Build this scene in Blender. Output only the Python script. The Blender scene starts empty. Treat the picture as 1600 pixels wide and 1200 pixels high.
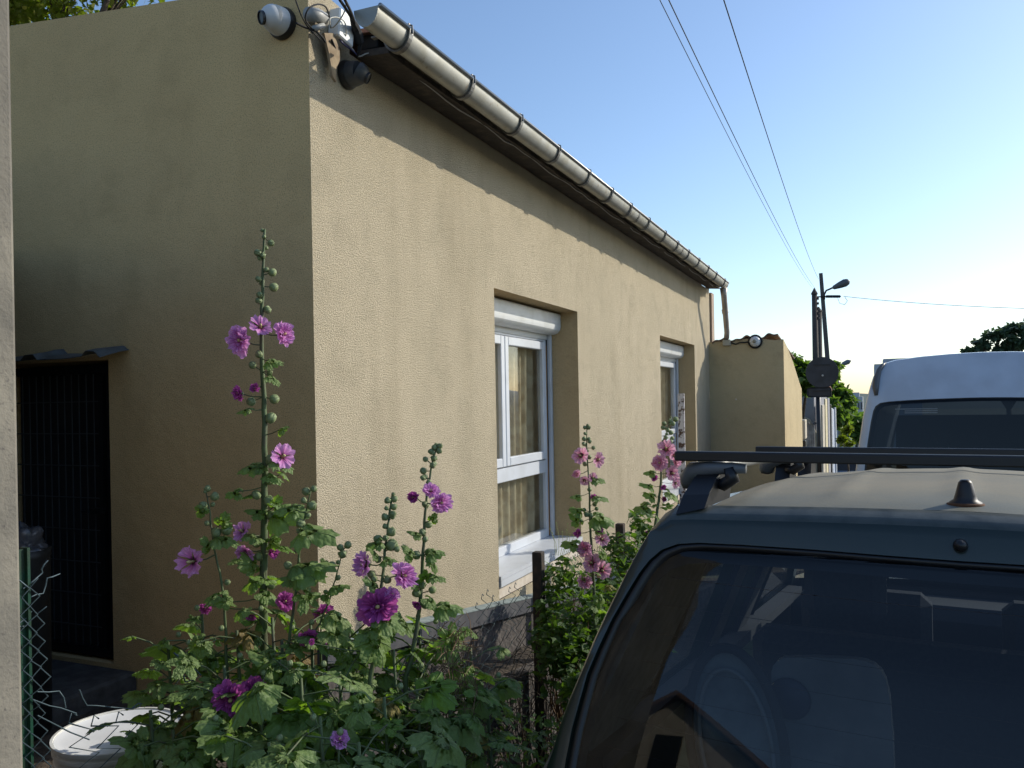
import bpy, math, random
from mathutils import Vector, Matrix, noise, Quaternion
random.seed(7)
R_ = math.radians
sc = bpy.context.scene
C = sc.collection
# ------------------------------------------------------------------ camera
EYE = Vector((0, 0, 1.6)); YAW = R_(23.4); ROLL = 0.018; F_ = 1290.0
cd = bpy.data.cameras.new('camera'); cam = bpy.data.objects.new('camera', cd); C.objects.link(cam)
cd.sensor_width = 36; cd.lens = F_ / 1600 * 36; cd.shift_y = 27 / 1600; cd.clip_start = .05; cd.clip_end = 20000
cam.matrix_world = Matrix.Translation(EYE) @ Matrix.Rotation(YAW, 4, 'Z') @ Matrix.Rotation(R_(90), 4, 'X') @ Matrix.Rotation(-ROLL, 4, 'Z')
sc.camera = cam
# ------------------------------------------------------------------ light
SUN = Vector((1.02, .985, .75)).normalized()
w = bpy.data.worlds.new('World'); sc.world = w; w.use_nodes = True
nt = w.node_tree; bg = nt.nodes['Background']
sky = nt.nodes.new('ShaderNodeTexSky'); sky.sky_type = 'NISHITA'; sky.sun_disc = False
sky.sun_elevation = math.asin(SUN.z); sky.sun_rotation = math.atan2(SUN.x, SUN.y)
sky.altitude = 100; sky.air_density = 1.0; sky.dust_density = .8; sky.ozone_density = 3.0
nt.links.new(sky.outputs[0], bg.inputs[0]); bg.inputs[1].default_value = .15
sl = bpy.data.lights.new('sun', 'SUN'); sl.energy = 3.15; sl.angle = R_(.6); sl.color = (1, .93, .80)
so = bpy.data.objects.new('sun', sl); C.objects.link(so)
so.rotation_euler = (-SUN).to_track_quat('-Z', 'Y').to_euler()
sc.view_settings.view_transform = 'Standard'; sc.view_settings.look = 'None'
sc.view_settings.exposure = 0.38; sc.view_settings.gamma = 1; sc.view_settings.use_curve_mapping = False
sc.cycles.max_bounces = 8; sc.cycles.transparent_max_bounces = 16

# ------------------------------------------------------------------ helpers
_fw = Vector((-math.sin(YAW), math.cos(YAW), 0)); _r0 = Vector((math.cos(YAW), math.sin(YAW), 0)); _u0 = Vector((0, 0, 1))
_r = _r0 * math.cos(ROLL) - _u0 * math.sin(ROLL); _u = _u0 * math.cos(ROLL) + _r0 * math.sin(ROLL)
def ray(px, py): return _fw + _r * ((px - 800) / F_) - _u * ((py - 627) / F_)
def atD(px, py, t): return EYE + ray(px, py) * t                     # point at a given distance in metres
def atX(px, py, x):
    d = ray(px, py); return EYE + d * (x / d.x)
def atY(px, py, y):
    d = ray(px, py); return EYE + d * (y / d.y)

class G:
    """collects geometry for ONE mesh object"""
    def __init__(s): s.v = []; s.f = []; s.uv = {}; s.m = {}; s.cur = 0
    def add(s, vs, fs, uvs=None):
        b = len(s.v); s.v += [tuple(p) for p in vs]
        for i, f in enumerate(fs):
            k = len(s.f); s.f.append(tuple(b + j for j in f))
            if s.cur: s.m[k] = s.cur
            if uvs: s.uv[k] = [uvs[j] for j in f]
        return s
    def box(s, a, b, M=None):
        (x0, y0, z0), (x1, y1, z1) = a, b
        vs = [Vector(p) for p in ((x0,y0,z0),(x1,y0,z0),(x1,y1,z0),(x0,y1,z0),(x0,y0,z1),(x1,y0,z1),(x1,y1,z1),(x0,y1,z1))]
        if M: vs = [M @ p for p in vs]
        return s.add(vs, [(0,3,2,1),(4,5,6,7),(0,1,5,4),(1,2,6,5),(2,3,7,6),(3,0,4,7)])
    def bbox(s, a, b, r, M=None):
        """box with bevelled edges (chamfer)"""
        a = Vector(a); b = Vector(b); vs = []; c = (a + b) / 2; h = (b - a) / 2
        idx = {}
        for sx in (-1, 1):
            for sy in (-1, 1):
                for sz in (-1, 1):
                    for ax in range(3):
                        sg = (sx, sy, sz); p = [c[i] + sg[i] * (h[i] - (0 if i == ax else r)) for i in range(3)]
                        idx[(sg, ax)] = len(vs); vs.append(Vector(p))
        fs = []
        for ax in range(3):
            o = [i for i in range(3) if i != ax]
            for sg in (-1, 1):
                q = []
                for d0, d1 in ((-1,-1),(1,-1),(1,1),(-1,1)):
                    t = [0,0,0]; t[ax] = sg; t[o[0]] = d0; t[o[1]] = d1; q.append(idx[(tuple(t), ax)])
                fs.append(tuple(q))
        for ax in range(3):
            o = [i for i in range(3) if i != ax]
            for d0 in (-1, 1):
                for d1 in (-1, 1):
                    t = [0,0,0]; t[o[0]] = d0; t[o[1]] = d1; t1 = list(t); t1[ax] = -1; t2 = list(t); t2[ax] = 1
                    fs.append((idx[(tuple(t1), o[0])], idx[(tuple(t2), o[0])], idx[(tuple(t2), o[1])], idx[(tuple(t1), o[1])]))
        for sx in (-1, 1):
            for sy in (-1, 1):
                for sz in (-1, 1): fs.append(tuple(idx[((sx, sy, sz), k)] for k in range(3)))
        if M: vs = [M @ p for p in vs]
        return s.add(vs, fs)
    def tube(s, pts, r, n=6, cap=True):
        pts = [Vector(p) for p in pts]; m = len(pts)
        rs = r if isinstance(r, (list, tuple)) else [r] * m
        vs = []; fs = []; prev = None
        for i, p in enumerate(pts):
            t = (pts[min(i + 1, m - 1)] - pts[max(i - 1, 0)])
            if t.length < 1e-9: t = Vector((0, 0, 1))
            t.normalize()
            if prev is None: a = t.orthogonal().normalized()
            else:
                a = prev - t * prev.dot(t)
                a = a.normalized() if a.length > 1e-6 else t.orthogonal().normalized()
            prev = a; b = t.cross(a)
            for k in range(n):
                an = 2 * math.pi * k / n
                vs.append(p + (a * math.cos(an) + b * math.sin(an)) * rs[i])
        for i in range(m - 1):
            for k in range(n):
                k2 = (k + 1) % n
                fs.append((i*n+k, i*n+k2, (i+1)*n+k2, (i+1)*n+k))
        if cap: fs += [tuple(range(n))[::-1], tuple(range((m-1)*n, m*n))]
        return s.add(vs, fs)
    def lathe(s, prof, o=(0,0,0), ax=(0,0,1), n=16, cap=True):
        o = Vector(o); ax = Vector(ax).normalized(); a = ax.orthogonal().normalized(); b = ax.cross(a)
        vs = []; fs = []
        for (r, h) in prof:
            for k in range(n):
                an = 2*math.pi*k/n; vs.append(o + ax*h + (a*math.cos(an)+b*math.sin(an))*r)
        for i in range(len(prof)-1):
            for k in range(n):
                k2 = (k+1) % n; fs.append((i*n+k, i*n+k2, (i+1)*n+k2, (i+1)*n+k))
        if cap:
            fs += [tuple(range(n))[::-1], tuple(range((len(prof)-1)*n, len(prof)*n))]
        return s.add(vs, fs)
    def grid(s, fn, nu, nv, uv=False, closed=False):
        vs = []; uvs = []
        for j in range(nv+1):
            for i in range(nu+1):
                vs.append(fn(i/nu, j/nv)); uvs.append((i/nu, j/nv))
        fs = [(j*(nu+1)+i, j*(nu+1)+i+1, (j+1)*(nu+1)+i+1, (j+1)*(nu+1)+i) for j in range(nv) for i in range(nu)]
        return s.add(vs, fs, uvs if uv else None)
    def prism(s, poly, d, M=None):
        """closed polygon (3d points) swept by vector d"""
        d = Vector(d); p = [Vector(q) for q in poly]; n = len(p); vs = p + [q + d for q in p]
        if M: vs = [M @ q for q in vs]
        return s.add(vs, [tuple(range(n))[::-1], tuple(range(n, 2*n))] + [(i, (i+1) % n, n+(i+1) % n, n+i) for i in range(n)])
    def solid(s, fn, nu, nv, off):
        """grid sheet with thickness vector or function"""
        o = off if callable(off) else (lambda a, b: Vector(off))
        s.grid(fn, nu, nv); s.grid(lambda a, b: Vector(fn(a, b)) + o(a, b), nu, nv)
        e = [(i/nu, 0) for i in range(nu+1)] + [(1, j/nv) for j in range(1, nv+1)] + [(1-i/nu, 1) for i in range(1, nu+1)] + [(0, 1-j/nv) for j in range(1, nv)]
        n = len(e); A = [Vector(fn(*q)) for q in e]; B = [A[i] + o(*e[i]) for i in range(n)]
        return s.add(A + B, [(i, (i+1) % n, n+(i+1) % n, n+i) for i in range(n)])
    def mesh(s, name, mats, smooth=False):
        me = bpy.data.meshes.new(name); me.from_pydata(s.v, [], s.f)
        for m in (mats if isinstance(mats, (list, tuple)) else [mats]): me.materials.append(m)
        if s.m:
            for k, i in s.m.items(): me.polygons[k].material_index = i
        if s.uv:
            ul = me.uv_layers.new(name='UVMap')
            for k, q in s.uv.items():
                for li, c in zip(me.polygons[k].loop_indices, q): ul.data[li].uv = c
        if smooth:
            for p in me.polygons: p.use_smooth = True
            if smooth is not True:
                me.shade_flat() if False else None
                try: me.set_sharp_from_angle(angle=R_(smooth))
                except Exception: pass
        me.update(); return me

ROOTM = {}
def thing(name, label, cat, loc=(0,0,0), M=None, group=None):
    o = bpy.data.objects.new(name, None); C.objects.link(o); o.empty_display_size = .1
    mw = M if M is not None else Matrix.Translation(Vector(loc))
    o.matrix_world = mw; ROOTM[o.name] = mw.inverted()
    o['label'] = label; o['category'] = cat
    if group: o['group'] = group
    return o
def part(name, g, mat, parent=None, smooth=False, local=False, label=None, kind=None):
    """g in world coordinates unless local"""
    if parent is not None and not local:
        iv = ROOTM[parent.name]; g.v = [tuple(iv @ Vector(p)) for p in g.v]
    me = g.mesh(name, mat, smooth)
    o = bpy.data.objects.new(name, me); C.objects.link(o)
    if parent is not None:
        o.parent = parent; ROOTM[o.name] = ROOTM[parent.name]
    if label: o['label'] = label
    if kind: o['kind'] = kind
    return o
def solo(name, g, mat, label, cat, smooth=False, group=None):
    """a thing that is one mesh; origin moved to its base centre"""
    xs = [p[0] for p in g.v]; ys = [p[1] for p in g.v]; zs = [p[2] for p in g.v]
    c = Vector(((min(xs)+max(xs))/2, (min(ys)+max(ys))/2, min(zs)))
    g.v = [tuple(Vector(p) - c) for p in g.v]
    o = bpy.data.objects.new(name, g.mesh(name, mat, smooth)); C.objects.link(o); o.location = c
    ROOTM[o.name] = Matrix.Translation(-c)
    o['label'] = label; o['category'] = cat
    if group: o['group'] = group
    return o
def struct(name, g, mat, smooth=False):
    o = bpy.data.objects.new(name, g.mesh(name, mat, smooth)); C.objects.link(o); o['kind'] = 'structure'
    ROOTM[o.name] = Matrix.Identity(4); return o
def inst(name, me, parent, M, iv=None):
    o = bpy.data.objects.new(name, me); C.objects.link(o)
    o.parent = parent; o.matrix_local = (ROOTM[parent.name] @ M); return o

# ------------------------------------------------------------------ materials
def mat(name, col, rough=.7, metal=0, noise_=None, bump=None, spec=None, coat=0, trans=None):
    """noise_=(colour2, scale, lo, hi[, detail]); bump=(scale, strength, dist)"""
    m = bpy.data.materials.new(name); m.use_nodes = True; t = m.node_tree; b = t.nodes['Principled BSDF']
    b.inputs['Base Color'].default_value = (*col, 1); b.inputs['Roughness'].default_value = rough; b.inputs['Metallic'].default_value = metal
    if spec is not None: b.inputs['Specular IOR Level'].default_value = spec
    if coat: b.inputs['Coat Weight'].default_value = coat; b.inputs['Coat Roughness'].default_value = .08
    tc = t.nodes.new('ShaderNodeTexCoord'); co = tc.outputs['Object']
    last = None
    if noise_:
        for nz in (noise_ if isinstance(noise_, list) else [noise_]):
            n = t.nodes.new('ShaderNodeTexNoise'); n.inputs['Scale'].default_value = nz[1]; n.inputs['Detail'].default_value = nz[4] if len(nz) > 4 else 6
            t.links.new(co, n.inputs['Vector'])
            r = t.nodes.new('ShaderNodeMapRange'); r.inputs[1].default_value = nz[2]; r.inputs[2].default_value = nz[3]; t.links.new(n.outputs[0], r.inputs[0])
            mx = t.nodes.new('ShaderNodeMix'); mx.data_type = 'RGBA'
            if last: t.links.new(last, mx.inputs['A'])
            else: mx.inputs['A'].default_value = (*col, 1)
            mx.inputs['B'].default_value = (*nz[0], 1); t.links.new(r.outputs[0], mx.inputs['Factor']); last = mx.outputs['Result']
        t.links.new(last, b.inputs['Base Color'])
    if bump:
        prev = None
        for bp in (bump if isinstance(bump, list) else [bump]):
            n = t.nodes.new('ShaderNodeTexNoise'); n.inputs['Scale'].default_value = bp[0]; n.inputs['Detail'].default_value = 3; t.links.new(co, n.inputs['Vector'])
            bu = t.nodes.new('ShaderNodeBump'); bu.inputs['Strength'].default_value = bp[1]; bu.inputs['Distance'].default_value = bp[2]
            t.links.new(n.outputs[0], bu.inputs['Height'])
            if prev: t.links.new(prev, bu.inputs['Normal'])
            prev = bu.outputs[0]
        t.links.new(prev, b.inputs['Normal'])
    return m
def glass(name, tint, rough=.02, ior=1.5, boost=1.0):
    m = bpy.data.materials.new(name); m.use_nodes = True; t = m.node_tree; t.nodes.remove(t.nodes['Principled BSDF'])
    out = t.nodes['Material Output']; tr = t.nodes.new('ShaderNodeBsdfTransparent'); tr.inputs[0].default_value = (*tint, 1)
    gl = t.nodes.new('ShaderNodeBsdfGlossy'); gl.inputs['Roughness'].default_value = rough; gl.inputs[0].default_value = (boost, boost, boost, 1)
    lw = t.nodes.new('ShaderNodeLayerWeight'); lw.inputs[0].default_value = .5
    pw = t.nodes.new('ShaderNodeMath'); pw.operation = 'POWER'; pw.inputs[1].default_value = 5; t.links.new(lw.outputs['Facing'], pw.inputs[0])
    f0 = ((ior-1)/(ior+1))**2 * .75; fr = t.nodes.new('ShaderNodeMapRange'); fr.inputs[3].default_value = f0; fr.inputs[4].default_value = 1; t.links.new(pw.outputs[0], fr.inputs[0]); mx = t.nodes.new('ShaderNodeMixShader')
    t.links.new(fr.outputs[0], mx.inputs[0]); t.links.new(tr.outputs[0], mx.inputs[1]); t.links.new(gl.outputs[0], mx.inputs[2]); t.links.new(mx.outputs[0], out.inputs[0])
    return m
def leafmat(name, top, under, var, veins=7, trans=.35, vein_col=(.18,.26,.10), uvr=True, rough=.55):
    m = bpy.data.materials.new(name); m.use_nodes = True; t = m.node_tree; L = t.links; N = t.nodes.new
    b = t.nodes['Principled BSDF']; out = t.nodes['Material Output']; b.inputs['Roughness'].default_value = rough; b.inputs['Specular IOR Level'].default_value = .35
    oi = N('ShaderNodeObjectInfo'); tc = N('ShaderNodeTexCoord')
    mx = N('ShaderNodeMix'); mx.data_type = 'RGBA'; mx.inputs['A'].default_value = (*top, 1); mx.inputs['B'].default_value = (*var, 1); L.new(oi.outputs['Random'], mx.inputs['Factor'])
    n = N('ShaderNodeTexNoise'); n.inputs['Scale'].default_value = 45; n.inputs['Detail'].default_value = 4; L.new(tc.outputs['Object'], n.inputs['Vector'])
    hs = N('ShaderNodeHueSaturation'); mr = N('ShaderNodeMapRange'); mr.inputs[1].default_value = .3; mr.inputs[2].default_value = .7; mr.inputs[3].default_value = .7; mr.inputs[4].default_value = 1.3
    L.new(n.outputs[0], mr.inputs[0]); L.new(mr.outputs[0], hs.inputs['Value']); L.new(mx.outputs['Result'], hs.inputs['Color'])
    colr = hs.outputs[0]
    bu = N('ShaderNodeBump'); bu.inputs['Distance'].default_value = .004; bu.inputs['Strength'].default_value = .6
    if uvr:
        sx = N('ShaderNodeSeparateXYZ'); L.new(tc.outputs['UV'], sx.inputs[0])
        at = N('ShaderNodeMath'); at.operation = 'ARCTAN2'; L.new(sx.outputs[0], at.inputs[0]); L.new(sx.outputs[1], at.inputs[1])
        mu = N('ShaderNodeMath'); mu.operation = 'MULTIPLY'; L.new(at.outputs[0], mu.inputs[0]); mu.inputs[1].default_value = veins / 2
        sn = N('ShaderNodeMath'); sn.operation = 'SINE'; L.new(mu.outputs[0], sn.inputs[0])
        ab = N('ShaderNodeMath'); ab.operation = 'ABSOLUTE'; L.new(sn.outputs[0], ab.inputs[0])
        vr = N('ShaderNodeMapRange'); vr.inputs[1].default_value = 0; vr.inputs[2].default_value = .16; vr.inputs[3].default_value = 1; vr.inputs[4].default_value = 0; L.new(ab.outputs[0], vr.inputs[0])
        m2 = N('ShaderNodeMix'); m2.data_type = 'RGBA'; m2.inputs['B'].default_value = (*vein_col, 1); L.new(colr, m2.inputs['A'])
        ml = N('ShaderNodeMath'); ml.operation = 'MULTIPLY'; L.new(vr.outputs[0], ml.inputs[0]); ml.inputs[1].default_value = .6; L.new(ml.outputs[0], m2.inputs['Factor']); colr = m2.outputs['Result']
        vo = N('ShaderNodeTexVoronoi'); vo.inputs['Scale'].default_value = 9; L.new(tc.outputs['UV'], vo.inputs['Vector'])
        sb = N('ShaderNodeMath'); sb.operation = 'SUBTRACT'; L.new(vo.outputs[0], sb.inputs[1]); L.new(vr.outputs[0], sb.inputs[0]); L.new(sb.outputs[0], bu.inputs['Height'])
        bu.inputs['Strength'].default_value = .8; bu.invert = True
    else: L.new(n.outputs[0], bu.inputs['Height'])
    L.new(bu.outputs[0], b.inputs['Normal']); L.new(colr, b.inputs['Base Color'])
    tl = N('ShaderNodeBsdfTranslucent'); tl.inputs[0].default_value = (*under, 1); ms = N('ShaderNodeMixShader'); ms.inputs[0].default_value = trans
    L.new(b.outputs[0], ms.inputs[1]); L.new(tl.outputs[0], ms.inputs[2]); L.new(ms.outputs[0], out.inputs[0])
    return m

def wallmat(name, col, col2, stain, grain=225, bstr=.9, bd=.004):
    m = bpy.data.materials.new(name); m.use_nodes = True; t = m.node_tree; L = t.links; N = t.nodes.new
    b = t.nodes['Principled BSDF']; b.inputs['Roughness'].default_value = .93; b.inputs['Specular IOR Level'].default_value = .2
    tc = N('ShaderNodeTexCoord'); co = tc.outputs['Object']
    def nz(scale, det=4, rough=.62, vec=None):
        n = N('ShaderNodeTexNoise'); n.inputs['Scale'].default_value = scale; n.inputs['Detail'].default_value = det; n.inputs['Roughness'].default_value = rough
        L.new(vec or co, n.inputs['Vector']); return n.outputs[0]
    def rng(x, a, b_, c=0, d=1):
        r = N('ShaderNodeMapRange'); r.inputs[1].default_value = a; r.inputs[2].default_value = b_; r.inputs[3].default_value = c; r.inputs[4].default_value = d; L.new(x, r.inputs[0]); return r.outputs[0]
    def mix(a, bcol, f):
        x = N('ShaderNodeMix'); x.data_type = 'RGBA'
        if isinstance(a, tuple): x.inputs['A'].default_value = (*a, 1)
        else: L.new(a, x.inputs['A'])
        x.inputs['B'].default_value = (*bcol, 1); L.new(f, x.inputs['Factor']); return x.outputs['Result']
    mp = N('ShaderNodeMapping'); mp.inputs['Scale'].default_value = (1, 1, .22); L.new(co, mp.inputs[0])
    c = mix(col, col2, rng(nz(1.1), .35, .65)); c = mix(c, tuple(x*.86 for x in col2), rng(nz(3.3, 5, .65), .50, .70, 0, .8)); c = mix(c, tuple(min(1, x*1.10) for x in col), rng(nz(2.1, 4, .6, mp.outputs[0]), .55, .75, 0, .6))
    c = mix(c, stain, rng(nz(2.6, 6, .6, mp.outputs[0]), .52, .78, 0, .75))
    vo = N('ShaderNodeTexVoronoi'); vo.inputs['Scale'].default_value = grain * .75; L.new(co, vo.inputs['Vector'])
    c = mix(c, tuple(x * .5 for x in stain), rng(nz(grain*.8, 3), .50, .68, 0, .75))
    L.new(c, b.inputs['Base Color'])
    bu = N('ShaderNodeBump'); bu.inputs['Strength'].default_value = bstr; bu.inputs['Distance'].default_value = bd
    ad = N('ShaderNodeMath'); ad.operation = 'SUBTRACT'; L.new(nz(grain, 3, .6), ad.inputs[0]); L.new(rng(vo.outputs[0], 0, 1, 0, .5), ad.inputs[1]); L.new(ad.outputs[0], bu.inputs['Height'])
    bu2 = N('ShaderNodeBump'); bu2.inputs['Strength'].default_value = .5; bu2.inputs['Distance'].default_value = .02; L.new(nz(4, 3), bu2.inputs['Height']); L.new(bu2.outputs[0], bu.inputs['Normal'])
    L.new(bu.outputs[0], b.inputs['Normal']); return m

M_wall = wallmat('roughcast', (.585,.50,.355), (.53,.455,.32), (.43,.36,.245), bstr=1.0, bd=.009)
M_wall2 = wallmat('roughcast_side', (.69,.49,.235), (.64,.45,.215), (.54,.38,.175), bstr=.5, bd=.003)
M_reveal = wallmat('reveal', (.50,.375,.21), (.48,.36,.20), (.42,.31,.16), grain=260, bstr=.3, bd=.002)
M_zinc = mat('zinc', (.36,.36,.33), .52, .5, noise_=[((.30,.29,.24), 9, .4, .7), ((.20,.15,.09), 25, .62, .8)], bump=(30,.15,.002))
M_zincd = mat('zinc_dark', (.22,.22,.21), .5, .7, noise_=((.12,.11,.10), 20, .4, .7))
M_lip = mat('gutter_lip', (.33,.33,.33), .4, .8)
M_oldwood = mat('old_wood', (.055,.045,.038), .9, 0, noise_=((.12,.095,.07), 14, .5, .8), bump=(60,.6,.006))
M_pvc = mat('white_pvc', (.58,.61,.65), .4, noise_=((.50,.52,.54), 5, .45, .75))
M_pvcd = mat('pvc_gasket', (.03,.03,.03), .6)  # near-black colour of the gasket strip beside the frame
M_sillc = mat('sill_concrete', (.62,.56,.48), .9, noise_=((.50,.43,.35), 18, .4, .7), bump=(90,.4,.003))
M_white = mat('white_plastic', (.66,.68,.68), .4, noise_=((.56,.57,.55), 6, .5, .75))
M_black = mat('black_plastic', (.012,.012,.013), .4)
M_blackm = mat('black_matt', (.012,.012,.013), .8)
M_winglass = glass('window_glass', (.80,.80,.76), .01)
M_curtain = mat('curtain', (.80,.72,.58), .9, noise_=((.55,.46,.34), 9, .42, .6))
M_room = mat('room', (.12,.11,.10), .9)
M_orange = mat('orange_wood', (.42,.22,.08), .6)
M_ledge = mat('bitumen_felt', (.050,.052,.062), .8, noise_=((.08,.08,.085), 12, .45, .7), bump=(40,.3,.004))
M_ledget = mat('flashing', (.22,.27,.27), .6, noise_=((.12,.15,.15), 30, .4, .7))
M_plinth = mat('plinth', (.10,.088,.08), .95, noise_=((.045,.04,.04), 7, .4, .65), bump=(20,.8,.02))
M_soil = mat('soil', (.085,.065,.045), 1, noise_=((.04,.03,.02), 12, .4, .6), bump=(25,1,.03))
M_asph = mat('asphalt', (.065,.065,.065), .9, noise_=((.045,.045,.045), 3, .4, .6), bump=(120,.6,.006))
M_conc = mat('concrete_post', (.22,.20,.16), .95, noise_=[((.13,.12,.10), 5, .4, .65), ((.10,.09,.08), 120, .6, .75)], bump=[(150,.5,.003),(14,.6,.01)])
M_dark = mat('dark_steel', (.010,.012,.013), .5, .3)
M_greenp = mat('green_plastic_coat', (.015,.085,.055), .4, noise_=((.02,.05,.035), 40, .4, .7))
M_galv = mat('fence_wire', (.055,.085,.10), .5, .4)
M_rust = mat('dark_post', (.03,.024,.02), .85, noise_=((.07,.045,.03), 30, .5, .7))

# ------------------------------------------------------------------ ground
def zr(y):
    """height of the street along its axis"""
    if y < 60: return -.165 - .052 * y
    t = y - 60; return -3.285 - .052 * t - .0006 * min(t, 220) ** 2 * 1.0 if t < 240 else -3.285 - .052 * 240 - .0006 * 220 ** 2
def axis(y): return .095 * y                                          # street drifts right of the house
g = G(); ys = [-400,-150,-60,-30,-12,-4,0,4,8,12,16,20,26,34,44,60,80,105,130,160,200,250,300,420,700,1200,2500,5000,9000]
xs = [-9000,-3000,-800,-200,-60,-20,-8,0,8,20,60,200,800,3000,9000]
def zg(y): return zr(y) - .03
g.add([(x, y, zg(y)) for y in ys for x in xs], [(j*15+i, j*15+i+1, (j+1)*15+i+1, (j+1)*15+i) for j in range(len(ys)-1) for i in range(14)])
struct('ground', g, mat('dry_ground', (.10,.10,.06), 1, noise_=((.05,.065,.03), .06, .4, .6)))
g = G(); yy = [-60,-30,-12,-4,0,4,8,12,16,20,26,34,44,60,80,105,130]
g.add([(axis(y)+s, y, zr(y)-.004) for y in yy for s in (-1.0, 6.0)], [(2*j, 2*j+1, 2*j+3, 2*j+2) for j in range(len(yy)-1)])
struct('road', g, M_asph)
# soil verge between fence and road, strip by strip
g = G(); 
g.grid(lambda a, b: Vector((-1.66 + a*.75 + .095*(-6+b*34)*a, -6 + b*34, zr(-6+b*34) + .05*math.sin(a*3.1) + .03*noise.noise(Vector((a*3, b*90, 0))))), 6, 120)
struct('verge', g, M_soil, True)
def zy(y): return .29 - .13 * max(0, min(y, 12) - 2.8)                      # yard behind the fence
g = G()
g.grid(lambda a, b: Vector((-6 + a*4.3, -4 + b*16.2, zy(-4+b*16.2) + .02*noise.noise(Vector((a*14, b*40, 3))))), 20, 50)
struct('yard', g, M_soil, True)
g = G()
for i in range(16):
    y0 = -4 + i*1.0125; y1 = y0 + 1.0; z0 = zr(y0) - .25
    g.prism([(-1.72, y0, z0), (-1.64, y0, z0), (-1.64, y0, zy(y0)+.06), (-1.72, y0, zy(y0)+.06)], (0, 1.0, zy(y1)-zy(y0)))
solo('retaining_kerb', g, M_plinth, 'low concrete kerb that holds back the yard under the wire fence', 'kerb')
# far hills on the horizon
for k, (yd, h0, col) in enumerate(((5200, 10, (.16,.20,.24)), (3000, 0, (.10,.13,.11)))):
    g = G(); n = 80
    def hx(i): return -4200 + i*110
    vs = []
    for i in range(n+1):
        hh = h0 + 30*noise.noise(Vector((i*.13, k*7, 0))) + 18*noise.noise(Vector((i*.41, k*3, 5)))
        vs += [(hx(i), yd-300, -60), (hx(i), yd, max(-20, hh)), (hx(i), yd+500, -60)]
    g.add(vs, [(3*i, 3*i+3, 3*i+4, 3*i+1) for i in range(n)] + [(3*i+1, 3*i+4, 3*i+5, 3*i+2) for i in range(n)])
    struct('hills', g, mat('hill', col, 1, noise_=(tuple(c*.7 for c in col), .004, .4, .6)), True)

# ------------------------------------------------------------------ house
W = -2.1; YC = 2.806; YE = 12.1; ZT = 3.16; PT = 3.10
house = thing('house', 'single storey house rendered in beige roughcast with a zinc gutter', 'house', (W, YC, 0))
WIN = [(4.605, 6.18, .484, 2.297), (8.975, 10.93, .484, 2.297)]
g = G()
ycuts = [3.10, 4.605, 6.18, 8.975, 10.93, YE]
def q(y0, z0, y1, z1, x=W): g.add([(x,y0,z0),(x,y1,z0),(x,y1,z1),(x,y0,z1)], [(0,1,2,3)])
# facade (window holes left open)
q(YC, -1, PT, 3.30); q(PT, -1, 4.605, ZT); q(6.18, -1, 8.975, ZT); q(10.93, -1, YE, ZT)
for y0, y1, z0, z1 in WIN: q(y0, -1, y1, z0-.10); q(y0, z1, y1, ZT)
# parapet at the corner, return and top
g.add([(W,YC,3.30),(W,PT,3.30),(W,YC,3.355),(W,PT,3.335)], [(0,1,3,2)])
g.add([(W,PT,ZT),(W,PT,3.335),(-7,PT,3.80),(-7,PT,ZT)], [(0,1,2,3)])
g.add([(W,YC,3.355),(W,PT,3.335),(-7,PT,3.80),(-7,YC,3.80)], [(0,1,2,3)])
q(YE, -1, YE+.001, 3.1)
g.add([(W,YE,-1),(-7,YE,-1),(-7,YE,3.2),(W,YE,3.2)], [(0,1,2,3)])
part('wall', g, M_wall, house)
DX0, DX1, DZ0, DZ1 = -4.18, -3.275, .40, 1.83
g = G()
def qs(x0, z0, x1, z1, zb=None): g.add([(x0,YC,z0),(x1,YC,z0),(x1,YC,zb or z1),(x0,YC,z1)], [(0,1,2,3)])
def pz(x): return 3.355 + (W - x) * .092
g.add([(W-.0,YC,-1),(W,YC,3.355),(DX1,YC,pz(DX1)),(DX1,YC,-1)], [(0,1,2,3)])
g.add([(DX1,YC,DZ1),(DX1,YC,pz(DX1)),(DX0,YC,pz(DX0)),(DX0,YC,DZ1)], [(0,1,2,3)])
g.add([(DX1,YC,-1),(DX1,YC,DZ0),(DX0,YC,DZ0),(DX0,YC,-1)], [(0,1,2,3)])
g.add([(DX0,YC,-1),(DX0,YC,pz(DX0)),(-7,YC,pz(-7)),(-7,YC,-1)], [(0,1,2,3)])
for a, b in (((DX1,DZ0),(DX1,DZ1)), ((DX0,DZ0),(DX0,DZ1)), ((DX0,DZ1),(DX1,DZ1)), ((DX0,DZ0),(DX1,DZ0))):
    g.add([(a[0],YC,a[1]),(b[0],YC,b[1]),(b[0],YC+.3,b[1]),(a[0],YC+.3,a[1])], [(0,1,2,3)])
part('side_wall', g, M_wall2, house)
# dark room behind, so that panes look into depth
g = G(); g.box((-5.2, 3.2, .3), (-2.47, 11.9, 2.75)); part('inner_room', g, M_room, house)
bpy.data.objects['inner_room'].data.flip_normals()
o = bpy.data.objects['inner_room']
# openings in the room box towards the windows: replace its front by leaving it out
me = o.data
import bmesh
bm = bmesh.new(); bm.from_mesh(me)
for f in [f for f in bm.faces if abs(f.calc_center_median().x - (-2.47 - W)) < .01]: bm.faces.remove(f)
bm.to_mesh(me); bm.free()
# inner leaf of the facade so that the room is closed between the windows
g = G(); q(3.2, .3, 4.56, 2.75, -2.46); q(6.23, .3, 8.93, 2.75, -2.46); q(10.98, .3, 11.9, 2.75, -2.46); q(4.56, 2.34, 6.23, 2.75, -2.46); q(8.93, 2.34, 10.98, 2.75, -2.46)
part('inner_wall', g, M_room, house)
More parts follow.
